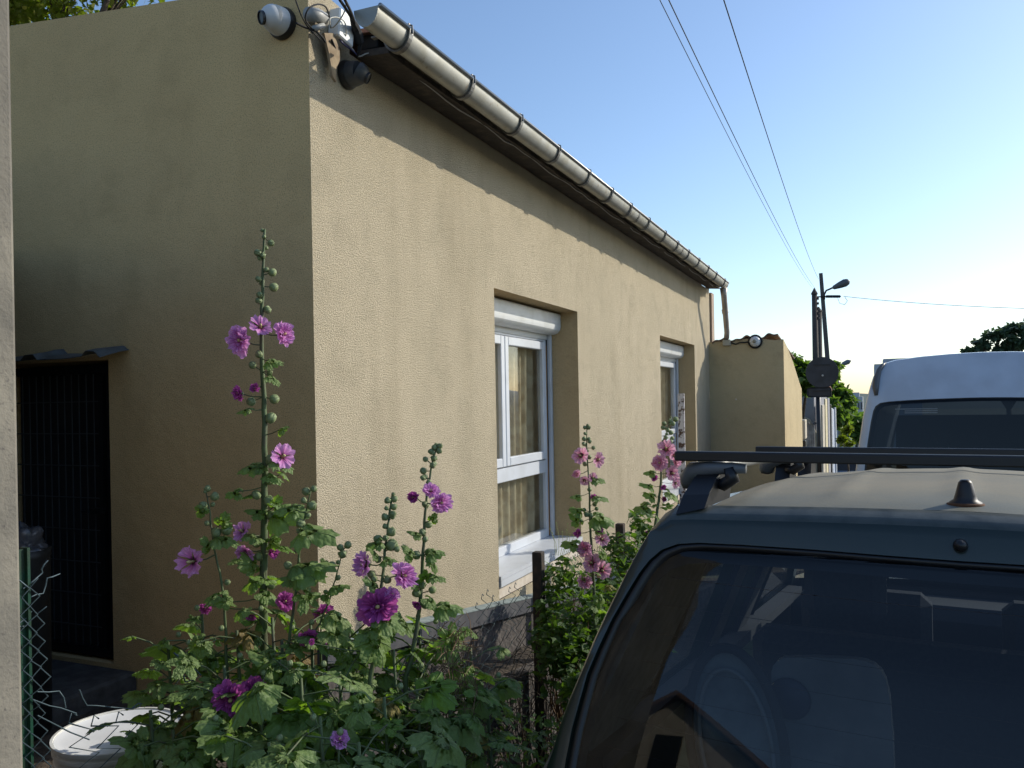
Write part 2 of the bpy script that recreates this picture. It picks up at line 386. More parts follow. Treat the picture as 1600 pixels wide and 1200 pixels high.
# roof sheet
g = G(); g.solid(lambda a, b: Vector((-1.885 - a*5, PT+.02 + b*(YE+.12-PT-.02), 3.262 + a*.30 + .007*math.sin(b*180))), 8, 240, (0,0,-.02))
part('roof', g, mat('roof_tile', (.30,.14,.09), .9, noise_=((.18,.10,.07), 6, .4, .6)), house)
g = G(); g.prism([(-1.862,PT+.03,3.172),(-1.915,PT+.03,3.236),(-1.915,PT+.03,3.2325),(-1.862,PT+.03,3.1685)], (0,8.7,0)); part('eaves_light_stop', g, M_zincd, house)  # added strip, stops sun leaking between gutter and roof edge
# window units
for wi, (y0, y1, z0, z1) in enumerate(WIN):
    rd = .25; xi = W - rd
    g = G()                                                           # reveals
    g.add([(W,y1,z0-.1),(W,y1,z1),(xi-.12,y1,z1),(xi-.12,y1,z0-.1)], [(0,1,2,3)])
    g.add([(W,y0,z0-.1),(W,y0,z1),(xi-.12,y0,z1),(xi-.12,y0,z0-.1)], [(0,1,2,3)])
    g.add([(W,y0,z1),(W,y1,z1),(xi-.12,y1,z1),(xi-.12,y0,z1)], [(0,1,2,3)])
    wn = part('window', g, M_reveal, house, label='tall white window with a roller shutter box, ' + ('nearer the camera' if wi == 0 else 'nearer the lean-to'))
    g = G(); zb = z0 + .02                                            # sill board, white
    g.box((xi-.02, y0+.004, zb), (W+.012, y1-.004, zb+.022)); g.box((W-.006, y0+.006, zb-.045), (W+.012, y1-.006, zb-.002))
    part('sill', g, M_pvc, wn)
    g = G(); g.box((xi-.1, y0, z0-.102), (W-.012, y1, zb-.004)); part('sill_base', g, M_sillc, wn)
    xf = xi                                                           # front face of the fixed frame
    g = G()
    zt = z1 - .18; ztr = 1.085
    def fb(ya, yb, za, zb_, x0=xf-.06, x1=xf): g.bbox((x0, ya, za), (x1, yb, zb_), .004)
    fb(y0+.01, y0+.065, zb+.022, zt); fb(y1-.10, y1-.052, zb+.022, zt); fb(y0+.066, y1-.101, zb+.022, zb+.085)
    fb(y0+.066, y1-.101, zt-.05, zt); fb(y0+.066, y1-.101, ztr-.05, ztr+.05)
    ym = (y0+y1)/2 - .12
    part('frame', g, M_pvc, wn)
    for (a, b) in ((y0+.075, ym+.004), (ym+.012, y1-.11)):            # two opening sashes above, fixed lights below
        g = G(); x0, x1 = xf-.03, xf+.018; s_ = .062; za, zc = ztr+.058, zt-.058
        g.bbox((x0,a,za),(x1,a+s_,zc),.005); g.bbox((x0,b-s_,za),(x1,b,zc),.005); g.bbox((x0,a+s_+.001,za),(x1,b-s_-.001,za+s_),.005); g.bbox((x0,a+s_+.001,zc-s_),(x1,b-s_-.001,zc),.005)
        part('sash', g, M_pvc, wn)
        g = G(); g.box((xf-.012, a+s_, za+s_), (xf-.008, b-s_, zc-s_)); part('pane', g, M_winglass, wn)
    for (a, b) in ((y0+.068, y1-.103),):
        g = G(); g.box((xf-.03, a, zb+.087), (xf-.026, b, ztr-.052)); part('pane', g, M_winglass, wn)
    part('shutter_rail', G().bbox((xf-.04, y1-.045, zb+.024), (xf+.035, y1-.006, zt+.02), .004), M_pvc, wn); part('shutter_rail', G().bbox((xf-.04, y0+.0005, zb+.024), (xf+.02, y0+.008, zt+.02), .002), M_pvc, wn)
    g = G(); g.box((xf-.05, y1-.0515, zb+.03), (xf+.008, y1-.0455, zt)); part('gasket', g, M_pvcd, wn)
    g = G(); g.box((xf-.055, y1-.0585, zb+.03), (xf+.004, y1-.0525, zt-.08)); part('cover_strip', g, M_orange, wn)
    # roller box: profile in X-Z swept along Y
    R = .06; pr = [(xi-.05, z1-.012), (W-.150, z1-.012), (W-.140, z1-.022)]
    pr += [(W-.140, z1-.115)] + [(W-.140-.07*(1-math.cos(a)), z1-.115-.062*math.sin(a)) for a in (R_(25), R_(50), R_(75), R_(90))] + [(xi-.05, z1-.177)]
    g = G(); g.prism([(x, y0+.003, z) for x, z in pr], (0, y1-y0-.006, 0)); part('shutter_box', g, M_white, wn, smooth=25)
    g = G(); g.box((xi-.02, y0+.06, zt-.035), (xi+.012, y1-.06, zt+.012)); part('shutter_slat', g, mat('slat_grey', (.55,.55,.52), .5), wn)
    # net curtain hanging inside
    g = G(); g.grid(lambda a, b: Vector((xf-.095 + .030*math.sin(a*70+2*math.sin(a*9)) * (.5+.5*b), y0 + a*(y1-y0), zb+.03 + (z1-.25-zb)*b)), 140, 6)
    solo('curtain', g, M_curtain, 'brown net curtain hanging behind the ' + ('near' if wi == 0 else 'far') + ' window', 'curtain', True)
# something folded leaning behind the lower light of the near window
g = G(); g.grid(lambda a, b: Vector((-2.395 - .01*math.sin(a*9), 4.72 + a*.28, .62 + b*.40 + .05*math.sin(a*3)*b)), 10, 6)
solo('towel', g, mat('teal_cloth', (.14,.24,.20), .9, noise_=((.34,.10,.09), 9, .55, .68)), 'teal cloth with a red spot behind the lower pane of the near window', 'cloth', True)

# door grille in the side wall
door = part('door', G().box((DX0+.02, YC+.20, DZ0), (DX1-.015, YC+.24, DZ1-.01)), mat('door_dark', (.022,.024,.026), .8, noise_=((.04,.04,.042), 3, .4, .7)), house)
g = G(); yf = YC+.03
for x in (DX0+.02, DX1-.055): g.box((x, yf, DZ0+.01), (x+.045, yf+.04, DZ1-.02))
for z in (DZ0+.015, DZ1-.06): g.box((DX0+.066, yf, z), (DX1-.056, yf+.04, z+.04))
g.box((DX1-.11, yf+.002, DZ0+.056), (DX1-.085, yf+.03, DZ1-.062))
part('door_frame', g, M_dark, door)
g = G(); x = DX0+.10
while x < DX1-.12: g.tube([(x, yf+.015, DZ0+.05), (x, yf+.015, DZ1-.06)], .0028, 4); x += .05
z = DZ0+.15
while z < DZ1-.1: g.tube([(DX0+.06, yf+.010, z), (DX1-.09, yf+.010, z)], .0032, 4); z += .155
part('grille', g, mat('grille_wire', (.10,.11,.115), .4, .5), door)
g = G(); g.box((DX1-.15, yf-.02, 1.10), (DX1-.07, yf+.005, 1.125)); g.tube([(DX1-.15, yf-.03, 1.11), (DX1-.19, yf-.03, 1.11)], .008, 6); part('handle', g, M_dark, door)
# trapezoid sheet over the door
g = G(); x0c, x1c = -4.35, -3.135
def corr(x):
    t = ((x - x0c + .12) % .40) / .40
    return .024 * max(0, min(1, min((t-.05)/.06, (.32-t)/.06)))
def can(a, b):
    x = x0c + a*(x1c-x0c); return Vector((x, YC - .005 - b*.16, 1.868 + corr(x) - .035*b + .012*noise.noise(Vector((x*6, b, 0)))))
g.solid(can, 96, 3, (0,0,-.003)); part('canopy', g, mat('canopy_zinc', (.10,.115,.12), .55, .3, noise_=((.05,.055,.05), 16, .4, .7)), house)
g = G(); g.bbox((-4.3, 2.28, .02), (-3.12, YC-.002, .385), .012); solo('doorstep', g, mat('step_concrete', (.10,.095,.085), .95, noise_=((.06,.055,.05), 12, .4, .6), bump=(60,.6,.006)), 'worn concrete doorstep in front of the grille door', 'step')

# bitumen ledge at the foot of the facade, slopes down with the street
g = G(); L0 = (2.86, .62); sl_ = -.137
def lz(y): return L0[1] + sl_*(y-L0[0])
g.prism([(W+.002, YC-.02, lz(YC)-.10), (W+.055, YC-.02, lz(YC)-.10), (W+.055, YC-.02, lz(YC)-.008), (W+.002, YC-.02, lz(YC)-.0)], (0, 9.15, sl_*9.15))
part('ledge', g, M_ledge, house)
g = G(); g.prism([(W+.002, YC-.022, lz(YC)+.003), (W+.059, YC-.022, lz(YC)-.005), (W+.059, YC-.022, lz(YC)-.011), (W+.0575, YC-.022, lz(YC)-.0085), (W+.002, YC-.022, lz(YC)+.001)], (0, 9.15, sl_*9.15))
part('flashing', g, M_ledget, house)
g = G(); 
def pl(a, b):
    y = YC-.01 + a*9.0; zt_ = lz(y)-.101; return Vector((W+.028+.012*noise.noise(Vector((y*5, b*3, 0))), y, zt_ + (b-1)*(zt_+1.1)))
g.grid(pl, 90, 8); part('plinth', g, M_plinth, house)

# eaves: fascia boards
g = G()
for y0, y1 in ((3.14, 5.4), (5.404, 7.9), (7.904, 10.2), (10.204, 11.95)):
    n = 24
    def fn(a, b, y0=y0, y1=y1):
        y = y0 + a*(y1-y0); return Vector((W+.012+.165*b, y, 3.155 + .012*noise.noise(Vector((y*4, b, 1))) - .012*b))
    g.solid(fn, n, 1, (0,0,.03))
part('eaves_board', g, M_oldwood, house)
g = G()
def fb2(a, b):
    y = 3.13 + a*8.75; return Vector((W+.180 + .006*noise.noise(Vector((y*3,0,2))), y, 3.165 + b*.085 + .01*noise.noise(Vector((y*5,0,3)))))
g.solid(fb2, 60, 1, (.022,0,0)); part('fascia', g, M_oldwood, house)
# gutter: half round, open above
GX, GZ, GR = -1.808, 3.183, .056; gy0, gy1 = 2.80, 11.62
g = G(); na = 16
def gut(a, b, r=GR, dz=0):
    an = math.pi * a; return Vector((GX + r*math.cos(an), gy0 + b*(gy1-gy0), GZ - .012 - r*1.3*math.sin(an) - .004*math.sin(b*9)))
g.grid(gut, na, 40); g.grid(lambda a, b: gut(a, b, GR-.004), na, 40)
gutter = part('gutter', g, M_zinc, house, smooth=True)
g = G(); g.tube([(GX+GR+.004, gy0-.003, GZ-.008), (GX+GR+.004, gy1+.003, GZ-.008)], .0095, 8); part('rolled_lip', g, M_lip, gutter, True)
g = G(); pts = [(GX+GR*1.02*math.cos(math.pi*k/16), GZ-.012-GR*1.32*math.sin(math.pi*k/16)) for k in range(17)]
g.prism([(x, gy0-.012, z) for x, z in pts], (0,.010,0)); part('end_cap', g, M_zinc, gutter)
g = G(); g.prism([(x, gy1+.002, z) for x, z in pts], (0,.010,0)); part('end_cap', g, M_zinc, gutter)
HY = [3.03, 3.63, 4.24, 4.85, 5.46, 6.01, 6.55, 7.15, 7.78, 8.34, 8.89, 9.47, 10.07, 10.63, 11.3]
def hookg(y):
    g = G(); pp = []
    for k in range(15):
        an = math.pi*k/14; pp.append((GX + (GR+.004)*math.cos(an), y, GZ-.012-(GR*1.3+.005)*math.sin(an)))
    v = []
    for p in pp:
        d = (Vector(p) - Vector((GX, y, GZ-.012))).normalized()
        v += [Vector(p) - Vector((0,.014,0)), Vector(p) + Vector((0,.014,0)), Vector(p) + d*.009 - Vector((0,.014,0)), Vector(p) + d*.009 + Vector((0,.014,0))]
    fs = []
    for i in range(14):
        a = 4*i; fs += [(a+2,a+3,a+7,a+6),(a,a+2,a+6,a+4),(a+1,a+5,a+7,a+3)]
    g.add(v, fs); g.box((GX+GR-.002, y-.008, GZ-.012), (GX+GR+.004, y+.008, GZ+.014)); g.box((GX-GR-.07, y-.012, GZ-.016), (GX-GR-.004, y+.012, GZ-.010))
    g.tube([(GX+GR+.016, y, GZ-.030), (GX+GR+.014, y, GZ+.004), (GX+GR-.004, y, GZ+.010)], .0045, 5)
    return g
for y in HY: part('gutter_hook', hookg(y), M_zincd, gutter)
g = G()
for y in (6.82, 8.6): g.grid(lambda a, b, y=y: gut(a, 0, GR+.003) + Vector((0, y-gy0+b*.03, 0)), 16, 1)
part('solder_joint', g, M_zincd, gutter)
# downpipe
g = G(); p0 = Vector((GX, 11.54, 3.10)); g.tube([p0, p0+Vector((0,.03,-.10)), Vector((-1.835, 11.955, 2.52)), Vector((-1.845, 11.958, 2.43))], [.05,.040,.038,.038], 14)
g.lathe([(.045,0),(.045,.05)], (-1.825, 11.77, 2.78), (-.03,-.65,1), 14)
part('downpipe', g, mat('downpipe_zinc', (.40,.36,.31), .5, .5, noise_=((.30,.25,.2), 8, .4, .7)), house, True)
# brackets and thin wire under the eaves
g = G(); pts = []
for i in range(58):
    y = 3.3 + i*.145; pts.append((W+.150, y, 3.140 + .008*math.sin(i*1.3) + (.015 if i % 9 == 0 else 0)))
g.tube(pts, .0035, 5); solo('cable', g, mat('white_cable', (.4,.4,.38), .6), 'thin pale cable clipped along the underside of the eaves board', 'cable')
# small pinkish end pier beyond the facade
g = G(); g.box((-2.6, YE+.02, -1), (W+.03, YE+.22, 3.12)); solo('end_pier', g, wallmat('pink_render', (.50,.40,.31), (.46,.36,.28), (.40,.30,.22)), 'narrow pinkish rendered pier between the house and the lean-to', 'wall')

# ------------------------------------------------------------------ lean-to
lean = thing('lean_to', 'beige rendered lean-to with a sloping side wall under wavy tiles', 'shed', (-1.6, 12.3, -.8))
g = G(); LX = -1.079; LY = 12.0
top = [(W+.001, 2.395), (-1.9, 2.40), (-1.7, 2.415), (-1.5, 2.425), (-1.3, 2.40), (-1.19, 2.385), (LX, 2.393)]
n = len(top); vs = [(x, LY, -1.3) for x, z in top] + [(x, LY, z) for x, z in top]
g.add(vs, [(i, i+1, n+i+1, n+i) for i in range(n-1)])
sp = [(12.0, 2.393), (12.6, 2.30), (13.4, 2.12), (14.2, 1.89), (14.8, 1.73), (14.85, 1.73)]
n = len(sp); vs = [(LX+.03*(y-12)*.3, y, -1.5) for y, z in sp] + [(LX+.03*(y-12)*.3, y, z) for y, z in sp]
g.add(vs, [(i, i+1, n+i+1, n+i) for i in range(n-1)])
g.add([(LX, 12.0, 2.393), (LX-.18, 12.0, 2.39), (LX-.18, 14.85, 1.73), (LX+.03*2.85*.3, 14.85, 1.73)], [(0,1,2,3)])
g.add([(LX+.026, 14.85, -1.5), (LX+.026, 14.85, 1.73), (-3, 14.85, 1.73), (-3, 14.85, -1.5)], [(0,1,2,3)])
part('wall', g, wallmat('lean_render', (.56,.455,.27), (.52,.42,.25), (.44,.35,.20), grain=150, bstr=.4), lean)
g = G()
def tl(a, b):
    x = W+.05 + a*.90; return Vector((x, LY-.02 + b*2.8, 2.415 + .05*a + .020*math.sin(x*19) + .012*math.sin(x*43) - .22*b))
g.solid(tl, 60, 6, (0,0,-.022)); part('roof_tiles', g, mat('old_tiles', (.20,.12,.075), .9, noise_=((.10,.07,.05), 20, .4, .6)), lean)
g = G(); g.bbox((-1.90, LY-.05, 2.335), (-1.79, LY-.002, 2.42), .006); solo('junction_box', g, mat('box_grey', (.42,.40,.32), .6), 'small grey junction box under the downpipe on the lean-to', 'box')
lamp = thing('dome_camera', 'white dome camera with a black ring on the lean-to wall', 'camera', (-1.455, LY, 2.36))
g = G(); g.lathe([(.098,0),(.10,.02),(.092,.035)], (-1.455, LY-.001, 2.375), (0,-1,0), 24); part('mount_ring', g, M_blackm, lamp, True)
g = G(); g.lathe([(.075,.03),(.072,.05),(.058,.075),(.03,.09),(.001,.095)], (-1.455, LY-.001, 2.375), (0,-1,0), 24); part('dome', g, M_white, lamp, True)
g = G(); g.lathe([(.028,.088),(.024,.10),(.001,.102)], (-1.455, LY-.001, 2.375), (0,-1,0), 14); part('lens', g, mat('lens_grey', (.30,.28,.22), .3), lamp, True)
g = G(); g.tube([(-1.79,LY-.02,2.375),(-1.72,LY-.02,2.35),(-1.66,LY-.02,2.372),(-1.6,LY-.02,2.368),(-1.55,LY-.02,2.375)], .010, 6); solo('cable', g, M_blackm, 'short black cable from the junction box to the camera on the lean-to', 'cable')
g = G(); p = atY(1066, 615, 9.85); g.bbox((p.x-.045, 9.8, -.6), (p.x+.03, 9.83, p.z), .003, Matrix.Translation((0,0,0)))
solo('plank', g, mat('whitewashed_wood', (.62,.60,.60), .85, noise_=((.10,.06,.04), 22, .52, .62), bump=(40,.5,.004)), 'weathered whitewashed plank standing upright before the far window', 'plank')
# small nail hole mark
g = G(); p = atY(1150, 624, LY-.004); g.lathe([(.012,0),(.010,.006),(.001,.008)], p, (0,-1,0), 8); solo('wall_plug', g, M_sillc, 'tiny pale plug in the lean-to wall', 'plug')

# ------------------------------------------------------------------ cameras and cables on the corner
def dome_cam(name, label, p, ax, rb, col, aim):
    ax = Vector(ax).normalized(); t = thing(name, label, 'camera', p)
    g = G(); g.lathe([(rb,0),(rb*1.02,.012),(rb*.93,.028)], p, ax, 28); part('mount_ring', g, M_black, t, smooth=40)
    g = G(); g.lathe([(rb*.90,.025),(rb*.86,.05),(rb*.80,.07)], p, ax, 28); 
    c = Vector(p) + ax*.065
    g.lathe([(rb*.80*math.cos(a), rb*.80*math.sin(a)) for a in [R_(k*10) for k in range(0, 10)]], c, Vector(aim), 28)
    part('housing', g, col, t, smooth=40)
    g = G(); am = Vector(aim).normalized(); g.lathe([(rb*.42, rb*.70),(rb*.42, rb*.86),(rb*.36, rb*.88),(rb*.34,rb*.80),(.001,rb*.80)], c, am, 20); part('lens', g, M_black, t, smooth=40)
    return t
p1 = atY(443, 38, YC-.001)
dome_cam('dome_camera', 'white dome camera with a black lens on the shaded side wall near the corner', p1, (0,-1,0), .066, mat('camera_white', (.62,.62,.60), .35), (-.42,-.85,-.25))
p2 = atX(540, 118, W+.001)
dome_cam('dome_camera', 'dark grey dome camera on the sunny facade just below the eaves', p2, (1,0,0), .062, mat('camera_dark', (.055,.06,.065), .45), (.75,.35,-.45))
g = G(); a = atX(514, 14, W+.002); M = Matrix.Translation(a) @ Matrix.Rotation(R_(-8), 4, 'X')
g.bbox((0, 0, -.13), (.06, .11, 0), .006, M); solo('junction_box', g, mat('box_white', (.66,.68,.66), .5), 'white square junction box at the top corner of the facade', 'box')
g = G(); a = atX(503, 52, W+.03); M = Matrix.Translation(a) @ Matrix.Rotation(R_(12), 4, 'X')
g.prism([(0,0,0),(0,.07,.01),(0,.10,-.05),(0,.09,-.10),(0,.055,-.13),(0,.04,-.19),(0,.02,-.17),(0,.015,-.08)], (.012,0,0), M)
solo('broken_board', g, mat('chipboard', (.36,.28,.18), .9, noise_=((.26,.19,.12), 30, .4, .6)), 'broken scrap of brown board hanging below the white junction box', 'board')
g = G(); g.tube([atX(482, 22, W+.04), atX(496, 24, W+.04), atX(508, 32, W+.04)], .028, 12); g.tube([atX(490, 45, W+.05), atX(505, 40, W+.05)], .012, 8)
solo('conduit', g, mat('conduit_grey', (.34,.34,.32), .5), 'short grey conduit stub poking out at the facade corner', 'pipe', True)
def cab(pts, x, r=.0035, col=M_blackm, lab='', n=5):
    P = [atX(px, py, W+dx) for (px, py, dx) in pts]; Q = []
    for i in range(len(P)-1):                                      # Catmull-Rom
        p0, p1_, p2_, p3 = P[max(i-1,0)], P[i], P[i+1], P[min(i+2, len(P)-1)]
        for k in range(6):
            t = k/6; Q.append(.5*((2*p1_) + (p2_-p0)*t + (2*p0-5*p1_+4*p2_-p3)*t*t + (3*p1_-p0-3*p2_+p3)*t**3))
    Q.append(P[-1]); g = G(); g.tube(Q, r, n); return solo('cable', g, col, lab, 'cable', True)
M_cabw = mat('cable_pale', (.45,.44,.38), .5)
cab([(463,36,.02),(475,42,.03),(492,48,.05),(503,58,.05),(508,66,.05)], 0, .005, lab='black cable from the white dome camera round to the broken board')
cab([(530,92,.03),(527,84,.03),(523,74,.04),(518,62,.05)], 0, .005, lab='black cable rising from the dark dome camera')
cab([(487,44,.05),(477,30,.08),(482,14,.10),(495,7,.10),(508,10,.09),(514,24,.07),(517,44,.05)], 0, .0035, lab='black cable in a wide loop above the broken board')
cab([(462,0,.04),(470,22,.05),(481,42,.05),(500,62,.05)], 0, .003, lab='thin black cable slanting down over the corner edge')
cab([(541,0,.2),(539,16,.16),(530,32,.12),(519,43,.07),(515,30,.07),(526,27,.07),(538,34,.07),(541,50,.07),(538,62,.05)], 0, .003, M_cabw, 'pale cable coiled under the white junction box')
cab([(531,0,.3),(543,18,.2),(552,34,.10),(558,48,.08),(561,66,.07),(560,80,.06)], 0, .006, lab='thick black cable coming down from above the gutter end')
cab([(539,0,.3),(549,20,.2),(556,38,.10),(566,56,.08),(563,74,.07),(558,88,.05)], 0, .006, lab='thick black cable nearest the gutter end')
cab([(538,62,.04),(550,76,.05),(560,88,.05),(572,84,.07),(590,81,.08),(600,90,.08)], 0, .0035, M_cabw, 'pale cable dropping from the junction box and into the eaves')
cab([(528,58,.04),(536,68,.05),(547,76,.05),(558,86,.05)], 0, .004, mat('cable_blue', (.05,.05,.14), .5), 'dark blue cable sagging above the dark dome camera')
g = G(); g.tube([atX(549,28,W+.12), atX(556,44,W+.08), atX(562,66,W+.07)], [.008,.020,.022], 8); g.bbox(atX(563,62,W+.02)-Vector((0,0,.05)), atX(563,62,W+.02)+Vector((.09,.06,.05)), .004)
solo('cable_clamp', g, M_blackm, 'black cable clamp fixed beside the gutter end', 'clamp')

# ------------------------------------------------------------------ green car
def frame(h, p, O):
    F = Vector((math.sin(h)*math.cos(p), math.cos(h)*math.cos(p), -math.sin(p))); R = Vector((math.cos(h), -math.sin(h), 0)); U = R.cross(F)
    M = Matrix.Identity(4)
    for i in range(3): M[i][0] = R[i]; M[i][1] = F[i]; M[i][2] = U[i]; M[i][3] = O[i]
    return M
CM = frame(R_(5.5), R_(3), (.162, 1.869, -.262))
car = thing('parked_car', 'dark green estate car with black roof bars parked by the verge, seen from behind', 'car', M=CM)
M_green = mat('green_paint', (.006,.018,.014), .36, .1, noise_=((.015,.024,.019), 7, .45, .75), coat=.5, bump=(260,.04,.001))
def dustmat():
    m = mat('dusty_green_paint', (.022,.045,.045), .5, .2, spec=.3); t = m.node_tree; L = t.links; N = t.nodes.new; b = t.nodes['Principled BSDF']
    tc = N('ShaderNodeTexCoord'); co = tc.outputs['Object']
    n = N('ShaderNodeTexNoise'); n.inputs['Scale'].default_value = 3.2; n.inputs['Detail'].default_value = 8; n.inputs['Roughness'].default_value = .65; L.new(co, n.inputs['Vector'])
    n2 = N('ShaderNodeTexNoise'); n2.inputs['Scale'].default_value = 160; n2.inputs['Detail'].default_value = 3; L.new(co, n2.inputs['Vector'])
    sx = N('ShaderNodeSeparateXYZ'); L.new(co, sx.inputs[0])
    rv = N('ShaderNodeMapRange'); rv.inputs[1].default_value = -.02; rv.inputs[2].default_value = .35; rv.inputs[3].default_value = .50; rv.inputs[4].default_value = .92; L.new(sx.outputs[1], rv.inputs[0])
    a1 = N('ShaderNodeMapRange'); a1.inputs[1].default_value = .35; a1.inputs[2].default_value = .65; a1.inputs[3].default_value = .75; a1.inputs[4].default_value = 1.1; L.new(n.outputs[0], a1.inputs[0])
    a2 = N('ShaderNodeMapRange'); a2.inputs[1].default_value = .3; a2.inputs[2].default_value = .7; a2.inputs[3].default_value = .85; a2.inputs[4].default_value = 1.1; L.new(n2.outputs[0], a2.inputs[0])
    m1 = N('ShaderNodeMath'); m1.operation = 'MULTIPLY'; L.new(a1.outputs[0], m1.inputs[0]); L.new(a2.outputs[0], m1.inputs[1])
    m2 = N('ShaderNodeMath'); m2.operation = 'MULTIPLY'; m2.use_clamp = True; L.new(m1.outputs[0], m2.inputs[0]); L.new(rv.outputs[0], m2.inputs[1])
    mx = N('ShaderNodeMix'); mx.data_type = 'RGBA'; mx.inputs['A'].default_value = (.03,.06,.062,1); mx.inputs['B'].default_value = (.235,.21,.155,1); L.new(m2.outputs[0], mx.inputs['Factor']); L.new(mx.outputs['Result'], b.inputs['Base Color'])
    rr = N('ShaderNodeMapRange'); rr.inputs[3].default_value = .42; rr.inputs[4].default_value = .9; L.new(m2.outputs[0], rr.inputs[0]); L.new(rr.outputs[0], b.inputs['Roughness'])
    bu = N('ShaderNodeBump'); bu.inputs['Strength'].default_value = .3; bu.inputs['Distance'].default_value = .002; L.new(n2.outputs[0], bu.inputs['Height']); L.new(bu.outputs[0], b.inputs['Normal'])
    return m
M_dusty = dustmat()
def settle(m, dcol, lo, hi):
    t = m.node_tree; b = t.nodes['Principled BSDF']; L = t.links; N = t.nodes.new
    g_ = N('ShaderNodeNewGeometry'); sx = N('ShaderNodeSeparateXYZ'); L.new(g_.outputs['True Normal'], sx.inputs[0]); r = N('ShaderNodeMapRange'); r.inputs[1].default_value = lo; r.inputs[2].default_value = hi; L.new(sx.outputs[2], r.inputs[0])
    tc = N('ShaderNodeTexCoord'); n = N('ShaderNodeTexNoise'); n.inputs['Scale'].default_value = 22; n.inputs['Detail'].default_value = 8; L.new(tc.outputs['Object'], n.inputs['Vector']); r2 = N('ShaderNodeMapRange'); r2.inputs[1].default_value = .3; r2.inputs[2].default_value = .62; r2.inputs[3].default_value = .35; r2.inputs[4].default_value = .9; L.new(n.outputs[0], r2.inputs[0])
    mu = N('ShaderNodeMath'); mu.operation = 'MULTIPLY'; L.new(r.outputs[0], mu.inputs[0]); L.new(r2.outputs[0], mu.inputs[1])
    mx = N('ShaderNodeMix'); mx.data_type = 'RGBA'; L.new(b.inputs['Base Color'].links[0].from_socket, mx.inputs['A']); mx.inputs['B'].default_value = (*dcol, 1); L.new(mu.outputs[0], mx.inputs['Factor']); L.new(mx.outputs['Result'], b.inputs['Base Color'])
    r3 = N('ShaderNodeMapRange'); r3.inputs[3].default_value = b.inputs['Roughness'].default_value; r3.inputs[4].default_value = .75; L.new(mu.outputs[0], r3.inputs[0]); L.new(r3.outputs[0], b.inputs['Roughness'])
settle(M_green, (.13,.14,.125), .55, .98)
M_seal = mat('black_seal', (.008,.008,.009), .35)
M_trim = mat('grey_trim', (.10,.10,.095), .8, noise_=((.07,.07,.065), 30, .4, .6))
M_int = mat('dark_interior', (.012,.014,.022), .85)
M_seat = mat('seat_cloth', (.018,.022,.040), .95, noise_=((.03,.034,.05), 60, .4, .6))
M_carglass = glass('tinted_glass', (.46,.50,.52), .012, 1.52)
M_sideglass = glass('side_glass', (.86,.90,.88), .012, 1.5)
M_rail = mat('roof_rail_black', (.010,.010,.012), .38)
M_barfoot = mat('bar_foot_grey', (.13,.14,.15), .45)
M_alu = mat('rail_silver', (.42,.42,.40), .4, .6)
def vr(w_): return -.55 + w_/3
half = [(-.872,.93),(-.86,.98),(-.847,1.03),(-.835,1.09),(-.82,1.15),(-.80,1.21),(-.778,1.28),(-.752,1.35),(-.718,1.434),(-.688,1.50),(-.664,1.545),(-.640,1.572),(-.612,1.588),(-.56,1.592),(-.46,1.595),(-.3,1.600),(-.15,1.603)]
gl_ = [(-.80,.93),(-.805,.98),(-.803,1.03),(-.798,1.09),(-.788,1.15),(-.777,1.211),(-.757,1.27),(-.732,1.335),(-.700,1.40),(-.676,1.445),(-.655,1.475),(-.628,1.500),(-.590,1.516),(-.54,1.522),(-.44,1.524),(-.28,1.524),(-.14,1.522)]
def mir(h, mid): return h + [mid] + [(-u, w_) for u, w_ in h[::-1]]
OUT = mir(half, (0,1.604)); GLS = mir(gl_, (0,1.521)); NO = len(OUT)
def loop_uvw(L, dv, k=1.0, dw=0): return [Vector((u*k, vr(w_)+dv, w_+dw)) for u, w_ in L]
# tailgate skin between body outline and glass
seam = []
for i, (u, w_) in enumerate(OUT):
    t = min(1, max(0, (w_-1.50)/.09)); seam.append(Vector((u*(1+.006*(1-t)), vr(w_) + .055*(1-t) + (.055)*t, w_ + .016*t)))
sh0 = [Vector((p.x, p.y-.022, p.z-.004)) for p in seam]
mid0 = [Vector((u*.998, vr(w_)+.006 - .010*max(0,min(1,(w_-1.45)/.1)), w_-.002)) for u, w_ in OUT]
mid1 = []
for (u, w_), (u2, w2) in zip(OUT, GLS): mid1.append(Vector(((u*.55+u2*.45), vr((w_+w2)/2)-.012, (w_*.55+w2*.45))))
gl0 = [Vector((u, vr(w_)-.010, w_)) for u, w_ in GLS]
gl1 = [Vector((u*.993, vr(w_)+.006, w_-.004*(1 if w_ > 1.4 else 0))) for u, w_ in GLS]
g = G(); mid0 = [Vector((u*.999, vr(w_)-.004*max(0,min(1,(w_-1.45)/.1)), w_-.004)) for u, w_ in OUT]
mid0b = [Vector((u*(.992 if w_ < 1.58 else 1), vr(w_)-.010-.008*max(0,min(1,(w_-1.45)/.1)), w_-(.018 if w_ > 1.56 else .004))) for u, w_ in OUT]
rings = [sh0, mid0, mid0b, mid1, gl0, gl1]
g.add([p for r_ in rings for p in r_], [(j*NO+i, j*NO+i+1, (j+1)*NO+i+1, (j+1)*NO+i) for j in range(5) for i in range(NO-1)])
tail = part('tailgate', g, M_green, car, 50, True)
g = G(); a = [Vector((u*.992, vr(w_)-.006, w_-.002)) for u, w_ in GLS]; b = [Vector((u*.984, vr(w_)-.014, w_-.006)) for u, w_ in GLS]; c_ = [Vector((u*.968, vr(w_)-.004, w_-.016 if w_ > 1.35 else w_)) for u, w_ in GLS]
g.add(a+b+c_, [(j*NO+i, j*NO+i+1, (j+1)*NO+i+1, (j+1)*NO+i) for j in range(2) for i in range(NO-1)]); part('window_seal', g, M_seal, tail, True, True)
